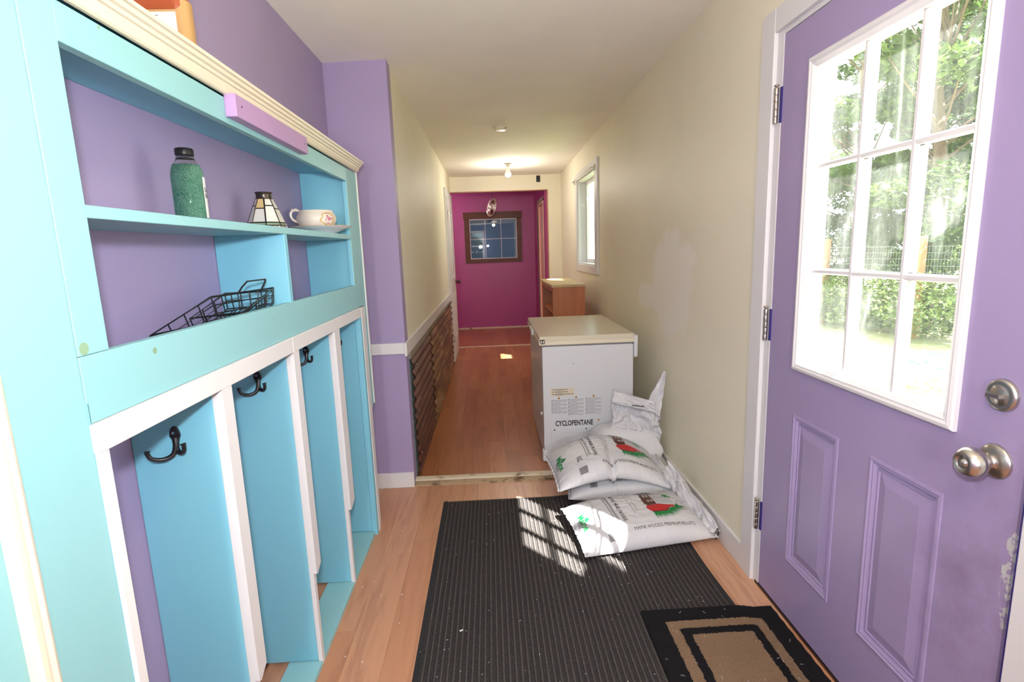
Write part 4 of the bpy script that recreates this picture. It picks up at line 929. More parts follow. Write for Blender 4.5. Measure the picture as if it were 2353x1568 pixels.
Ys = [MY0+(MY1-MY0)*i/nb for i in range(nb+1)]; Xs = [MX0+(MX1-MX0)*i/nb for i in range(nb+1)]
strip(bm, [(MX0+0.022, y) for y in Ys], [(MX0, y) for y in Ys], 0.005); strip(bm, [(MX1-0.022, y) for y in Ys], [(MX1, y) for y in Ys], 0.005)
strip(bm, [(x, MY1-0.02) for x in Xs], [(x, MY1) for x in Xs], 0.005); strip(bm, [(x, MY0+0.02) for x in Xs], [(x, MY0) for x in Xs], 0.005)
obj('rubber_border', bm, 'rubber', mat)

dm_ = thing('doormat', 'black coir doormat with tan rectangle bands in front of the door', 'doormat', (0.75, 1.35, 0.01))
def zt(x, y): return 0.011*max(0.0, min(1.0, (0.93-x)/0.06)) + 0.001
HX0, HX1, HY0, HY1 = 0.506, 1.000, 0.96, 1.742
def zone(x, y):
    d = min(x-HX0, HX1-x, HY1-y, y-HY0); j1 = 0.0035*noise.noise(Vector((x*160, y*160, 0)))
    d += j1
    return 1 if (0.070 < d < 0.108 or d > 0.140) else 0
bm = bmesh.new(); gx, gy = 200, 316; vv = []
for i in range(gx+1):
    x = HX0+(HX1-HX0)*i/gx
    vv.append([bm.verts.new((x+0.001*math.sin(j_*0.3), HY0+(HY1-HY0)*j_/gy, zt(x, 0)+(0.0 if i in (0, gx) or j_ in (0, gy) else 0.010+0.0022*noise.noise(Vector((i*0.9, j_*0.9, 0)))))) for j_ in range(gy+1)])
for i in range(gx):
    for j_ in range(gy):
        f = bm.faces.new((vv[i][j_], vv[i+1][j_], vv[i+1][j_+1], vv[i][j_+1])); f.material_index = zone(HX0+(HX1-HX0)*(i+0.5)/gx, HY0+(HY1-HY0)*(j_+0.5)/gy)
bt = bmesh.new(); 
for f in [f for f in bm.faces if f.material_index == 1]: pass
bm2 = bm.copy()
bmesh.ops.delete(bm, geom=[f for f in bm.faces if f.material_index == 1], context='FACES'); bmesh.ops.delete(bm2, geom=[f for f in bm2.faces if f.material_index == 0], context='FACES')
for f in bm2.faces: f.material_index = 0
for v_ in bm2.verts: v_.co.z += 0.002
obj('black_pile', bm, 'doormat_black', dm_); obj('tan_bands', bm2, 'doormat_tan', dm_, label='tan rectangular bands'); bt.free()

# lint and straw scraps
rr = random.Random(11); bm = bmesh.new()
def scrap(x, y, z, l, w_, a):
    c_, s_ = math.cos(a), math.sin(a); p = [(-l, -w_), (l, -w_), (l, w_), (-l, w_)]
    bm.faces.new([bm.verts.new((x+q[0]*c_-q[1]*s_, y+q[0]*s_+q[1]*c_, z+(0.0008 if i % 2 else 0))) for i, q in enumerate(p)])
for _ in range(150):
    x, y = rr.uniform(MX0, 0.86), rr.uniform(1.15, 2.7); scrap(x, y, 0.0098, rr.uniform(0.001, 0.0035), rr.uniform(0.0005, 0.0012), rr.uniform(0, 3.1))
for _ in range(26): scrap(rr.uniform(0.52, 0.98), rr.uniform(1.3, 1.72), 0.0245, rr.uniform(0.003, 0.009), 0.0005, rr.uniform(0, 3.1))
for _ in range(16): scrap(rr.uniform(-0.58, -0.34), rr.uniform(1.5, 2.85), 0.0006, rr.uniform(0.001, 0.004), 0.002, rr.uniform(0, 3.1))
scrap(on_z(1060, 1450, 0.01).x, on_z(1060, 1450, 0.01).y, 0.0105, 0.006, 0.004, 0.5)
o_ = obj('lint_scraps', bm, 'tile_white'); prop(o_, 'scattered pale lint and straw scraps over mats and floor', 'lint', kind='stuff')

# ------------------------------------------------------------------ pellet bags
class Bag:
    def __init__(s, quad, zc, top, bot, seed, floor=0.0, bend=None, gather=0.005, p=(3.2, 3.0)):
        s.q = [Vector(a) for a in quad]; s.zc = zc; s.top = top; s.bot = bot; s.seed = seed; s.floor = floor; s.bend = bend; s.g = gather; s.p = p
    def pt(s, a, b, side=1, lift=0.0):
        FL, FR, BR, BL = s.q; S_, T_ = 2*a-1, 2*b-1
        # sides pulled in a little between the corners
        aa = a + 0.018*(1-T_*T_)*(-S_)*abs(S_)**6; bb = b + 0.030*(1-S_*S_)*(-T_)*abs(T_)**6
        P = FL*(1-aa)*(1-bb)+FR*aa*(1-bb)+BR*aa*bb+BL*(1-aa)*bb
        f = max(0, 1-abs(S_)**s.p[0])**0.55*max(0, 1-abs(T_)**s.p[1])**0.50
        e = max(0, 1-(1-abs(S_))/0.22); e2 = max(0, 1-(1-abs(T_))/0.25)
        nz = noise.noise(Vector((a*1.5+s.seed, b*26, s.seed)))*s.g*e**1.5 + noise.noise(Vector((a*30, b*1.5, s.seed+4)))*s.g*0.7*e2**1.5
        r1 = noise.noise(Vector((a*5, b*4, s.seed+9)))*0.008*f + (abs(noise.noise(Vector((a*9+b*7, b*9-a*5, s.seed+2))))-0.2)*-0.006*f
        h = (s.top if side > 0 else s.bot)*f
        z = P.z + s.zc(a, b) + side*h + (nz*2+r1)*(1 if side > 0 else 0.4)
        if s.bend: z += s.bend(a, b, side)
        z = max(z, s.floor+0.0015) + lift
        return Vector((P.x + nz*0.5, P.y - nz*0.8, z))
    def n(s, a, b):
        e = 0.01; return (s.pt(a+e, b)-s.pt(a-e, b)).cross(s.pt(a, b+e)-s.pt(a, b-e)).normalized()
    def mesh(s, nu=110, nv=76):
        bm = bmesh.new(); T_ = {}
        for side in (1, -1):
            for i in range(nu+1):
                for j_ in range(nv+1):
                    edge = i in (0, nu) or j_ in (0, nv)
                    if edge and side < 0: T_[side, i, j_] = T_[1, i, j_]; continue
                    T_[side, i, j_] = bm.verts.new(s.pt(i/nu, j_/nv, side))
        for side in (1, -1):
            for i in range(nu):
                for j_ in range(nv): bm.faces.new((T_[side, i, j_], T_[side, i+1, j_], T_[side, i+1, j_+1], T_[side, i, j_+1]))
        return bm
    def L(s): return ((s.q[1]-s.q[0]).length, (s.q[3]-s.q[0]).length)
BL_, BW_ = 0.625, 0.40
def bag_print(bag, root, sunk=False, parts='all'):
    def put(name, bm, mat, sub=2, lift=0.0012):
        if sub:
            bmesh.ops.triangulate(bm, faces=bm.faces)
            for _ in range(sub):
                es = [e for e in bm.edges if e.calc_length() > 0.012]
                if not es: break
                bmesh.ops.subdivide_edges(bm, edges=es, cuts=1); bmesh.ops.triangulate(bm, faces=bm.faces)
        for v_ in bm.verts:
            a, b = v_.co.x/BL_, v_.co.y/BW_; a = min(max(a, 0.004), 0.996); b = min(max(b, 0.004), 0.996)
            v_.co = bag.pt(a, b) + bag.n(a, b)*lift
        return obj(name, bm, mat, root)
    def txt(body, size, u, v, rot=0, mat='print_black', width=None, bold=0.0, shear=0, lift=0.0012):
        bm = text_mesh(body, size, shear, bold=bold); wd = max(v_.co.x for v_ in bm.verts); k = (width/wd) if width else 1
        c_, s_ = math.cos(R(rot)), math.sin(R(rot))
        for v_ in bm.verts: x, y = v_.co.x*k, v_.co.y; v_.co = Vector((u+x*c_-y*s_, v+x*s_+y*c_, 0))
        put('lettering', bm, mat, 2, lift)
    def poly(name, pts, mat, lift=0.0012, sub=5):
        bm = bmesh.new(); bm.faces.new([bm.verts.new((x, y, 0)) for x, y in pts]); put(name, bm, mat, sub, lift)
    # front long edge
    txt('MAINE WOODS PREMIUM PELLETS', 0.024, 0.245, 0.050, 0, width=0.30)
    if parts == 'front':
        bm = bmesh.new(); rx = random.Random(2); x = 0.120
        while x < 0.160: w_ = rx.uniform(0.0012, 0.003); box(bm, x, x+w_, 0.030, 0.062, 0, 0.0001); x += w_+rx.uniform(0.001, 0.002)
        put('barcode', bm, 'print_black'); return
    txt('NET WT. 40LBS (18.16 KG)', 0.024, 0.218, 0.345, -90, width=0.235, bold=0.0005)
    txt('HIGH QUALITY WOOD PELLETS', 0.013, 0.302, 0.335, -90, 'print_grey', width=0.17); txt('CLEAN BURNING AND CARBON NEUTRAL', 0.013, 0.284, 0.345, -90, 'print_grey', width=0.195)
    txt('Please Recycle This Bag', 0.009, 0.115, 0.34, -90, 'print_grey', width=0.08)
    bm = bmesh.new()
    for k_, x in enumerate((0.178, 0.190, 0.196)):
        rx = random.Random(k_); y = 0.345
        while y > 0.125: l = rx.uniform(0.004, 0.014); box(bm, x, x+0.0035, y-l, y, 0, 0.0001); y -= l+0.002
    put('small_print', bm, 'print_grey')
    bm = bmesh.new(); rx = random.Random(2); x = 0.118
    while x < 0.160: w_ = rx.uniform(0.0012, 0.003); box(bm, x, x+w_, 0.022, 0.058, 0, 0.0001); x += w_+rx.uniform(0.001, 0.002)
    put('barcode', bm, 'print_black')
    bm = bmesh.new()
    for k_ in range(9):
        y = 0.103+0.0055*k_; box(bm, 0.118+0.001*k_, 0.130+0.001*k_+0.010*((k_*7) % 3)/2, y, y+0.003, 0, 0.0001); box(bm, 0.142, 0.150-0.002*(k_ % 3), y, y+0.003, 0, 0.0001)
    put('small_print', bm, 'print_grey')
    # recycling triangle
    bm = bmesh.new()
    for (p, q) in (((0.088, 0.352), (0.108, 0.352)), ((0.108, 0.352), (0.098, 0.368)), ((0.098, 0.368), (0.088, 0.352))):
        d = Vector((q[0]-p[0], q[1]-p[1], 0)).normalized(); n_ = Vector((-d.y, d.x, 0))*0.0015; a = Vector((*p, 0)); b = Vector((*q, 0)); bm.faces.new([bm.verts.new(v_) for v_ in (a-n_, b-n_*1, b+n_, a+n_)])
    put('recycling_mark', bm, 'print_grey')
    # green name and pine on the left end
    txt('Maine', 0.042, 0.026, 0.245, -90, 'print_green', width=0.12, bold=0.0012)
    poly('pine_print', [(0.075, 0.19), (0.052, 0.17), (0.058, 0.18), (0.044, 0.178), (0.050, 0.188), (0.038, 0.19), (0.050, 0.194), (0.044, 0.203), (0.058, 0.199), (0.052, 0.211)], 'print_green')
    txt('Woods', 0.026, 0.012, 0.22, -90, 'print_black', width=0.07, lift=0.001)
    # farmhouse picture
    def Q(u, v): return (u, v)
    poly('printed_gable', [(0.352, 0.335), (0.372, 0.352), (0.412, 0.352), (0.446, 0.330), (0.452, 0.318), (0.428, 0.306), (0.372, 0.312)], 'print_grey', 0.0012)
    for k_ in range(8): poly('printed_shingle', [(0.360+0.009*k_, 0.318), (0.364+0.009*k_, 0.318), (0.372+0.008*k_, 0.346), (0.368+0.008*k_, 0.346)], 'print_black', 0.0016, 1)
    poly('printed_barn_front', [(0.366, 0.304), (0.420, 0.308), (0.422, 0.208), (0.372, 0.196), (0.360, 0.220)], 'print_brown')
    for (u_, v_) in ((0.382, 0.282), (0.400, 0.284), (0.386, 0.230), (0.404, 0.232)):
        for (du, dv) in ((0, 0), (0.006, 0), (0, 0.009), (0.006, 0.009)): poly('printed_window_pane', [(u_+du, v_+dv), (u_+du+0.0045, v_+dv), (u_+du+0.0045, v_+dv+0.007), (u_+du, v_+dv+0.007)], 'print_white', 0.0018, 0)
    bm = bmesh.new()
    for k_ in range(13):
        v0 = 0.302-0.0075*k_; bm.faces.new([bm.verts.new(p) for p in ((0.426, v0, 0), (0.492+0.0012*k_, v0-0.004, 0), (0.492+0.0012*k_, v0-0.0052, 0), (0.426, v0-0.0012, 0))])
    put('printed_clapboards', bm, 'print_grey', 3)
    poly('printed_roof', [(0.364, 0.196), (0.424, 0.206), (0.500, 0.190), (0.506, 0.174), (0.470, 0.172), (0.446, 0.148), (0.372, 0.150), (0.356, 0.178)], 'print_red')
    poly('printed_eave', [(0.372, 0.150), (0.446, 0.148), (0.470, 0.172), (0.474, 0.170), (0.450, 0.142), (0.374, 0.143)], 'print_brown', 0.0016)
    rg = random.Random(8)
    poly('printed_grass', [(0.376, 0.142), (0.384, 0.122), (0.452, 0.128), (0.500, 0.150), (0.530, 0.178), (0.524, 0.206), (0.506, 0.190), (0.502, 0.172), (0.474, 0.168), (0.452, 0.142)], 'print_green', 0.0011)
    bm = bmesh.new()
    for k_ in range(46):
        f = k_/45; u_ = 0.378+0.155*f; v0 = 0.134+max(0, u_-0.45)*0.55; a = R(-82+95*f**2)+rg.uniform(-0.12, 0.12); l = rg.uniform(0.026, 0.046)
        d = Vector((math.cos(a), math.sin(a), 0)); n_ = Vector((-d.y, d.x, 0))*0.0022; p = Vector((u_, v0, 0)); bm.faces.new([bm.verts.new(q_) for q_ in (p-n_, p+d*l, p+n_)])
    put('printed_blades', bm, 'print_green', 2, 0.0013)
    poly('printed_bush', [(0.482, 0.300), (0.496, 0.286), (0.506, 0.288), (0.508, 0.268), (0.522, 0.262), (0.512, 0.250), (0.500, 0.262), (0.492, 0.250), (0.486, 0.272)], 'print_green', 0.0014)
    bm = bmesh.new()
    def branch(x, y, a, l, w_, d):
        x2, y2 = x+l*math.cos(a), y+l*math.sin(a); n_ = Vector((-math.sin(a), math.cos(a), 0))*w_
        bm.faces.new([bm.verts.new(v_) for v_ in (Vector((x, y, 0))-n_, Vector((x2, y2, 0))-n_*0.6, Vector((x2, y2, 0))+n_*0.6, Vector((x, y, 0))+n_)])
        if d > 0:
            for s_ in (-1, 1): branch(x2, y2, a+s_*rg.uniform(0.25, 0.6), l*rg.uniform(0.65, 0.85), w_*0.7, d-1)
    branch(0.440, 0.308, 0.25, 0.030, 0.0022, 5); branch(0.455, 0.312, 0.9, 0.018, 0.0010, 4)
    put('printed_bare_tree', bm, 'print_brown')
    bm = bmesh.new(); rg2 = random.Random(4)
    for k_ in range(26):
        u_, v_ = 0.540+rg2.uniform(-0.012, 0.030), 0.235-rg2.uniform(0, 0.10); a = rg2.uniform(0, 3.1); n_ = Vector((-math.sin(a), math.cos(a), 0))*0.0006; c_ = Vector((u_, v_, 0)); d = Vector((math.cos(a), math.sin(a), 0))*0.009; bm.faces.new([bm.verts.new(p) for p in (c_-d-n_, c_+d-n_, c_+d+n_, c_-d+n_)])
    put('printed_twigs', bm, 'print_grey')

def make_bag(label, bag, parts='all'):
    c_ = sum(bag.q, Vector())/4; c_.z = bag.floor
    r_ = thing('pellet_bag', label, 'bag', c_, 'white plastic bags of wood pellets')
    obj('bag_film', bag.mesh(), 'bag_plastic', r_, smooth=True)
    if parts: bag_print(bag, r_, parts=parts)
    # heat-sealed end fins
    for a_ in (0.0, 1.0):
        bm = bmesh.new(); s_ = -1 if a_ == 0 else 1; pr_ = None
        for k_ in range(41):
            b_ = k_/40; p = bag.pt(a_, b_); q = p + (bag.q[1]-bag.q[0]).normalized()*0.010*s_ + Vector((0, 0, 0.003*math.sin(k_*1.7)+0.002)); cur = (bm.verts.new(p), bm.verts.new(q))
            if pr_: bm.faces.new((pr_[0], cur[0], cur[1], pr_[1]))
            pr_ = cur
        obj('sealed_edge', bm, 'bag_plastic', r_, smooth=True)
    return r_
bagA = Bag([(0.372, 2.085, 0), (0.985, 2.185, 0), (0.935, 2.575, 0), (0.318, 2.475, 0)], lambda a, b: 0.030+0.030*b, 0.078, 0.036, 1.0)
make_bag('white bag of wood pellets lying flat in front of the others, printed side up', bagA)
bagB = Bag([(0.372, 2.575, 0), (0.965, 2.590, 0), (0.975, 2.965, 0), (0.392, 2.93, 0)], lambda a, b: 0.055, 0.080, 0.055, 4.0)
make_bag('white bag of wood pellets squeezed beneath the folded one, mostly hidden', bagB, 'front')
def bendC(a, b, side):
    # sags over the bag beneath, pinched at the front by a crease
    s_ = (a-0.47)/0.5; z = -0.060*max(0, -s_)**1.6 - 0.100*max(0, s_)**1.5
    cr = math.exp(-((a-0.46-0.10*b)/0.035)**2)*max(0, 1-b*1.15)
    return z - cr*(0.042 if side > 0 else 0.0)
bagC = Bag([(0.312, 2.515, 0), (0.925, 2.570, 0), (0.905, 2.99, 0), (0.275, 2.865, 0)], lambda a, b: 0.185+0.055*b, 0.080, 0.050, 7.0, 0.02, bendC, 0.006, (3.0, 2.6))
make_bag('white bag of wood pellets slumped and creased in the middle on top of the heap', bagC)

# half-empty bag standing at the back
bd = thing('open_pellet_bag', 'crumpled half-empty white pellet bag folded over against the freezer', 'bag', (0.82, 3.05, 0))
bagD = Bag([(0.56, 2.93, 0), (0.985, 2.93, 0), (0.985, 3.17, 0), (0.56, 3.17, 0)], lambda a, b: 0.15, 0.14, 0.145, 12.0, 0, None, 0.008, (4, 4))
obj('filled_bottom', bagD.mesh(60, 40), 'bag_plastic', bd, smooth=True)
def crumple(outline, nu, nv, amp, seed, th=0.004):
    """outline: function (u,v)->Vector of a hanging sheet; creased by ridged noise"""
    bm = bmesh.new(); g = []
    for i in range(nu+1):
        r_ = []
        for j_ in range(nv+1):
            u, v = i/nu, j_/nv; p = outline(u, v)
            c1 = abs(noise.noise(Vector((u*2.6+v*2.2, v*3.2-u*1.1, seed)))); c2 = abs(noise.noise(Vector((u*6-v*3, v*5+u*3, seed+5)))); c3 = noise.noise(Vector((u*1.5, v*1.5, seed+8)))
            r_.append(bm.verts.new(p + Vector((0.3*c3, -(c1*2.2+c2*0.8+c3), 0.25*c2))*amp))
        g.append(r_)
    for i in range(nu):
        for j_ in range(nv): bm.faces.new((g[i][j_], g[i+1][j_], g[i+1][j_+1], g[i][j_+1]))
    return bm
def bil(c00, c10, c11, c01): return lambda u, v: c00*(1-u)*(1-v)+c10*u*(1-v)+c11*u*v+c01*(1-u)*v
o_ = obj('upper_film', crumple(bil(on_y(1392, 1012, 3.02), on_y(1512, 1018, 3.0), on_y(1508, 935, 2.98), on_y(1410, 912, 3.06)), 60, 50, 0.045, 3.0), 'bag_plastic', bd, smooth=True); o_.modifiers.new('s', 'SOLIDIFY').thickness = 0.002
o_ = obj('folded_top', crumple(bil(on_y(1404, 925, 2.985), on_y(1506, 948, 2.93), on_y(1500, 922, 2.95), on_y(1411, 898, 3.02)), 50, 14, 0.014, 6.0), 'bag_plastic', bd, smooth=True); o_.modifiers.new('s', 'SOLIDIFY').thickness = 0.003
o_ = obj('torn_corner', crumple(bil(on_y(1476, 936, 2.97), on_y(1516, 958, 2.93), on_y(1531, 858, 2.955), on_y(1526, 852, 2.965)), 24, 40, 0.014, 9.0), 'bag_plastic', bd, smooth=True); o_.modifiers.new('s', 'SOLIDIFY').thickness = 0.002
bm = bmesh.new(); rx = random.Random(3)
pa, pb = on_y(1452, 932, 2.90), on_y(1478, 934, 2.89)
for k_ in range(9):
    p = pa.lerp(pb, k_/8); box(bm, p.x, p.x+0.006, p.y-0.001, p.y, p.z-0.004, p.z+rx.uniform(0.001, 0.006))
obj('printed_marks', bm, 'print_black', bd)

# flat empty bags along the wall
def film(label, path, seed, name='empty_bag'):
    """path: list of (low point, high point) across the strip"""
    o = thing(name, label, 'bag', (path[len(path)//2][0][0], path[len(path)//2][0][1], 0), 'empty bag film crumpled along the wall')
    bm = bmesh.new(); nv = 16; n_ = len(path)-1; rows_ = []
    for i in range(n_*10+1):
        k_ = min(i//10, n_-1); f = i/10-k_; lo = Vector(path[k_][0]).lerp(Vector(path[k_+1][0]), f); hi = Vector(path[k_][1]).lerp(Vector(path[k_+1][1]), f); r_ = []
        for j_ in range(nv+1):
            v = j_/nv; p = lo.lerp(hi, v)+Vector((0, 0, 0.03*math.sin(math.pi*v)))
            n1_ = abs(noise.noise(Vector((i*0.11+v*3, v*2.5, seed)))); n2_ = noise.noise(Vector((i*0.3, v*6, seed+2)))
            q = p + Vector((-0.030*n1_-0.006*n2_, -0.02*n2_, 0.035*n1_)); q.x = min(q.x, XR-0.017); q.z = max(q.z, 0.004); r_.append(bm.verts.new(q))
        rows_.append(r_)
    for a, b in zip(rows_, rows_[1:]):
        for j_ in range(nv): bm.faces.new((a[j_], a[j_+1], b[j_+1], b[j_]))
    f_ = obj('film', bm, 'bag_plastic', o, smooth=True); f_.modifiers.new('s', 'SOLIDIFY').thickness = 0.002
    return o
film('empty white bag film lying beside the folded bag against the wall', [((0.86, 3.10, 0.03), (1.00, 3.12, 0.13)), ((0.85, 2.95, 0.10), (1.00, 2.97, 0.09)), ((0.87, 2.78, 0.14), (1.00, 2.80, 0.07)), ((0.90, 2.62, 0.13), (0.99, 2.68, 0.09)), ((0.90, 2.52, 0.09), (0.97, 2.56, 0.12))], 2.0)
e2 = film('empty white bag film tucked between the front bag and the wall', [((0.88, 2.66, 0.09), (0.94, 2.66, 0.19)), ((0.90, 2.58, 0.09), (0.975, 2.56, 0.14)), ((0.92, 2.50, 0.08), (0.985, 2.48, 0.10)), ((0.95, 2.36, 0.05), (1.00, 2.36, 0.09)), ((0.965, 2.26, 0.04), (1.00, 2.25, 0.085)), ((0.975, 2.20, 0.03), (1.003, 2.175, 0.05))], 5.0)
bm = bmesh.new(); tube(bm, [on_x(1651, 1212, 0.998), on_x(1651, 1228, 0.997), on_x(1644, 1240, 0.992)], 0.0025, 6); obj('black_print_bar', bm, 'print_black', e2)

# ------------------------------------------------------------------ outside
GZ = -0.25
bm = bmesh.new(); n_ = 40; g = [[bm.verts.new((XR+0.13+60*i/n_, -30+90*j_/n_, GZ+0.04*noise.noise(Vector((i*0.7, j_*0.7, 0))))) for j_ in range(n_+1)] for i in range(n_+1)]
for i in range(n_):
    for j_ in range(n_): bm.faces.new((g[i][j_], g[i+1][j_], g[i+1][j_+1], g[i][j_+1]))
prop(obj('lawn', bm, 'lawn'), 'sunlit lawn outside the door', kind='structure')
prop(obj('ground_left', B(-40, XR+0.14, -30, 60, -0.4, -0.26), 'lawn'), 'ground around the house', kind='structure')
bm = bmesh.new(); box(bm, XR+0.13, XR+1.3, 0.97, 2.4, GZ, -0.05); prop(obj('doorstep', bm, 'stone_grey'), 'concrete step outside the entry door', 'step')
def leaves(clusters, per, size, rnd_):
    vs, fs = [], []
    for (cx2, cy2, cz2, rx_, ry_, rz_) in clusters:
        for _ in range(per):
            while True:
                d = Vector((rnd_.uniform(-1, 1), rnd_.uniform(-1, 1), rnd_.uniform(-1, 1)))
                if 0.3 < d.length < 1: break
            p = Vector((cx2+d.x*rx_, cy2+d.y*ry_, cz2+d.z*rz_)); s_ = size*rnd_.uniform(0.6, 1.3)
            nrm = Vector((rnd_.gauss(0, 0.6), rnd_.gauss(0, 0.6), 0.9)).normalized(); t_ = nrm.cross(Vector((rnd_.uniform(-1, 1), rnd_.uniform(-1, 1), 0.1))).normalized(); b_ = nrm.cross(t_)
            k0 = len(vs); vs += [p-t_*s_, p+b_*s_*0.55-nrm*s_*0.15, p+t_*s_*1.1, p-b_*s_*0.55-nrm*s_*0.15]; fs += [(k0, k0+1, k0+2), (k0, k0+2, k0+3)]
    return vs, fs
def foliage(name, parent, clusters, per, size, mat_, rnd_):
    vs, fs = leaves(clusters, per, size, rnd_); b = wloc(parent); me = bpy.data.meshes.new(name); me.from_pydata([v_-b for v_ in vs], [], fs); me.materials.append(M[mat_])
    o = bpy.data.objects.new(name, me); COL.objects.link(o); o.parent = parent; o['kind'] = 'stuff'; return o
def tree(label, x, y, h, crown, per, size, mat_, seed, group='trees beyond the fence', ncl=34, low=1.2):
    rnd_ = random.Random(seed); o = thing('leafy_tree', label, 'tree', (x, y, GZ), group)
    bm = bmesh.new(); tube(bm, [(x, y, GZ), (x+0.1, y-0.05, GZ+h*0.35), (x-0.1, y+0.1, GZ+h*0.7), (x, y, GZ+h*0.9)], [0.14, 0.11, 0.07, 0.03], 8)
    cl = []
    for k_ in range(ncl):
        a = rnd_.uniform(0, 6.28); zz = rnd_.uniform(low, h); f = math.sin(math.pi*min(1, max(0.12, (zz-low+0.6)/(h-low+1.0))))**0.6; rr_ = crown*f*rnd_.uniform(0.25, 1)
        c_ = (x+rr_*math.cos(a), y+rr_*math.sin(a), GZ+zz); cl.append((*c_, rnd_.uniform(0.35, 0.7), rnd_.uniform(0.35, 0.7), rnd_.uniform(0.18, 0.32)))
        tube(bm, [(x, y, GZ+zz*0.75), ((x+c_[0])/2, (y+c_[1])/2, GZ+zz*0.86), c_], [0.025, 0.016, 0.006], 5)
    obj('trunk', bm, 'bark', o); foliage('leaves', o, cl, per, size, mat_, rnd_); return o
tree('broad green maple seen through the upper right door panes', 7.6, 9.0, 6.6, 2.1, 330, 0.085, 'maple_leaf', 1, ncl=44)
tree('tall green maple seen through the middle door panes', 8.2, 11.6, 7.2, 2.1, 330, 0.085, 'maple_leaf', 2, ncl=44)
tree('green tree with open crown seen through the upper left door pane', 8.6, 15.2, 6.2, 1.7, 300, 0.085, 'maple_leaf', 3, ncl=30)
tree('dark leafy tree filling the gap behind the front maples', 11.5, 13.5, 6.5, 2.6, 330, 0.10, 'hedge_leaf', 4, ncl=40, low=0.3)
tree('dark leafy tree behind the fence at the right of the door view', 10.6, 9.6, 6.5, 2.5, 330, 0.10, 'hedge_leaf', 5, ncl=40, low=0.3)
def hedge(label, x0, y0, x1, y1, h, n_, per, size, mat_, seed, name='hedge', cat='hedge', th=0.45):
    rnd_ = random.Random(seed); o = thing(name, label, cat, ((x0+x1)/2, (y0+y1)/2, GZ)); cl = []
    for k_ in range(n_):
        f = rnd_.random(); zz = rnd_.uniform(0.15, h); cl.append((x0+(x1-x0)*f+rnd_.uniform(-th, th), y0+(y1-y0)*f+rnd_.uniform(-th, th)*0.5, GZ+zz, 0.35, 0.35, 0.25))
    foliage('leaves', o, cl, per, size, mat_, rnd_); return o
hedge('dense dark green hedge behind the wire fence', 7.3, 6.0, 7.1, 16.0, 2.6, 120, 170, 0.05, 'hedge_leaf', 21)
hedge('pale sunlit vines growing through the wire fence', 6.55, 7.2, 6.30, 9.9, 1.0, 26, 130, 0.042, 'vine_leaf', 22, 'vine', 'vine', 0.18)
hedge('green shrubs at the far end of the fence', 6.3, 10.0, 5.9, 12.5, 1.2, 30, 160, 0.045, 'maple_leaf', 23, 'shrub', 'shrub', 0.3)
fn = thing('wire_fence', 'wire mesh garden fence on wooden posts beyond the lawn', 'fence', (6.5, 9.0, GZ))
A0, A1 = Vector((6.95, 6.6, GZ)), Vector((6.05, 12.8, GZ)); npost = 4
for k_ in range(npost):
    p = A0.lerp(A1, (0.24, 0.55, 0.86, 0.0)[k_]); obj('post', B(p.x-0.05, p.x+0.05, p.y-0.05, p.y+0.05, GZ, 1.35), 'fence_wood', fn)
bm = bmesh.new()
def wire(p, q, r_=0.0022):
    d = (q-p).normalized(); s_ = d.cross(Vector((1, 0, 0.01))).normalized()*r_; u_ = Vector((r_, 0, 0)); bm.faces.new([bm.verts.new(v_) for v_ in (p-s_, q-s_, q+s_, p+s_)])
for k_ in range(124): p = A0.lerp(A1, k_/123); wire(p, p+Vector((0, 0, 1.45)))
for k_ in range(15): wire(A0+Vector((0, 0, 0.1*k_+0.04)), A1+Vector((0, 0, 0.1*k_+0.04)))
o_ = obj('wire_mesh', bm, 'galvanised_wire', fn); o_['kind'] = 'stuff'
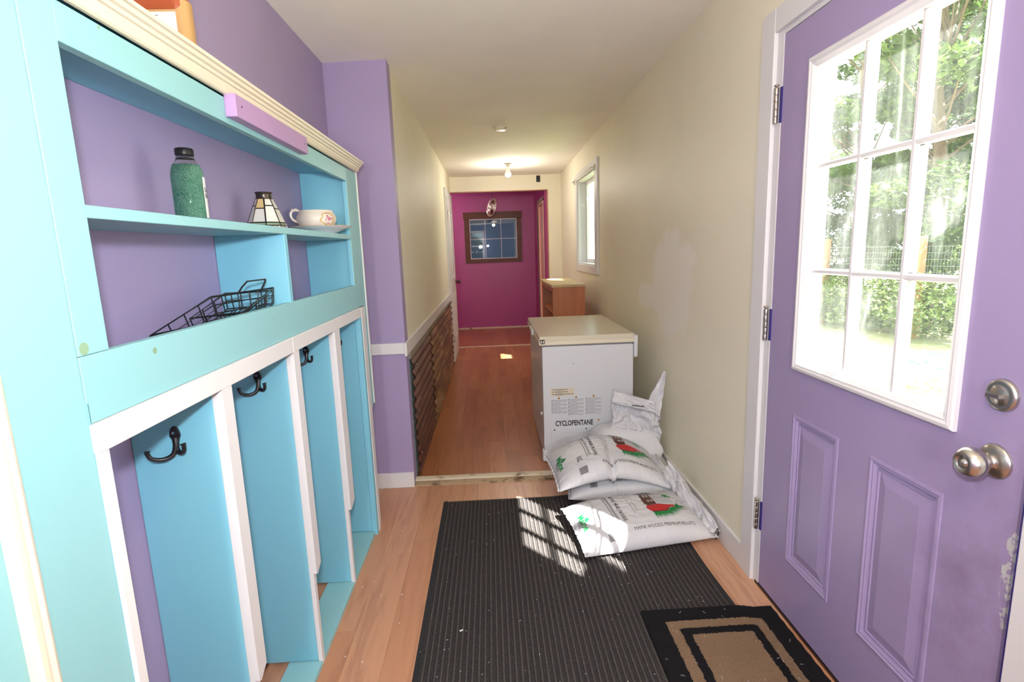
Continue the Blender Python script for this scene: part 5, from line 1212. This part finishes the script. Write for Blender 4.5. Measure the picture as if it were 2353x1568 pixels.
# heap with teal netting on the lawn
nt_ = thing('garden_netting', 'heap of teal netting on pale twigs on the lawn outside the door', 'netting', (4.9, 5.2, GZ))
bm = bmesh.new(); rx = random.Random(9)
for k_ in range(46):
    a = rx.uniform(0, 6.28); p = Vector((4.9+rx.uniform(-0.5, 0.5), 5.2+rx.uniform(-0.4, 0.4), GZ+rx.uniform(0.02, 0.22))); tube(bm, [p, p+Vector((0.35*math.cos(a), 0.35*math.sin(a), rx.uniform(-0.05, 0.1)))], 0.012, 5)
obj('twigs', bm, 'worn_threshold', nt_)
bm = bmesh.new(); n_ = 14; g = [[bm.verts.new((4.55+0.8*i/n_, 5.0+0.6*j_/n_, GZ+0.26+0.08*noise.noise(Vector((i*0.4, j_*0.4, 1)))+0.06*math.sin(i/n_*3.1))) for j_ in range(n_+1)] for i in range(n_+1)]
for i in range(n_):
    for j_ in range(n_): bm.faces.new((g[i][j_], g[i+1][j_], g[i+1][j_+1], g[i][j_+1]))
o_ = obj('net', bm, 'teal_net', nt_); md = o_.modifiers.new('w', 'WIREFRAME'); md.thickness = 0.012
tree('leafy tree behind the house', -1.4, -6.2, 4.6, 1.6, 300, 0.085, 'maple_leaf', 9, ncl=40, low=0.6, group='tree behind the house')
ev = thing('door_sun_blocker', 'unseen evergreen added outside the latch side of the door to block sun', 'shrub', (1.34, 0.76, GZ))  # added out of view; shaped to keep sun off part of the mat
bm = bmesh.new(); tube(bm, [(1.34, 0.76, GZ), (1.34, 0.76, 1.5)], 0.03, 8); obj('stem', bm, 'bark', ev)
foliage('leaves', ev, [(x_, 0.76, (1.16+(x_-1.02)/0.517)*q_, 0.045, 0.055, 0.15) for x_ in (1.28, 1.34, 1.40, 1.46, 1.52) for q_ in [0.04+0.08*i for i in range(13)]], 160, 0.022, 'hedge_leaf', random.Random(31))
fl_ = thing('added_floor_lamp', 'floor lamp added unseen behind the photographer to fill the light', 'floor lamp', (-0.30, -2.15, 0))  # invented stand for the fill light behind the camera
bm = bmesh.new(); lathe(bm, [(0, 0), (0.13, 0), (0.13, 0.015), (0.02, 0.03), (0.011, 0.04), (0.011, 1.44), (0.03, 1.46), (0.03, 1.48), (0, 1.48)], (-0.30, -2.15, 0), seg=24); obj('pole', bm, 'satin_nickel', fl_, smooth=True)
sh = thing('window_sun_blocker', 'unseen shrub added outside the hall window to trim its sun patch', 'shrub', (1.36, 5.2, GZ))  # added out of view to cut down the sun on the hall floor
foliage('leaves', sh, [(1.40, 4.55+0.12*i, z_, 0.08, 0.10, 0.2) for i in range(10) for z_ in ([0.2*k for k in range(11)] + ([2.2, 2.4] if i > 7 else []))], 110, 0.04, 'hedge_leaf', random.Random(33))
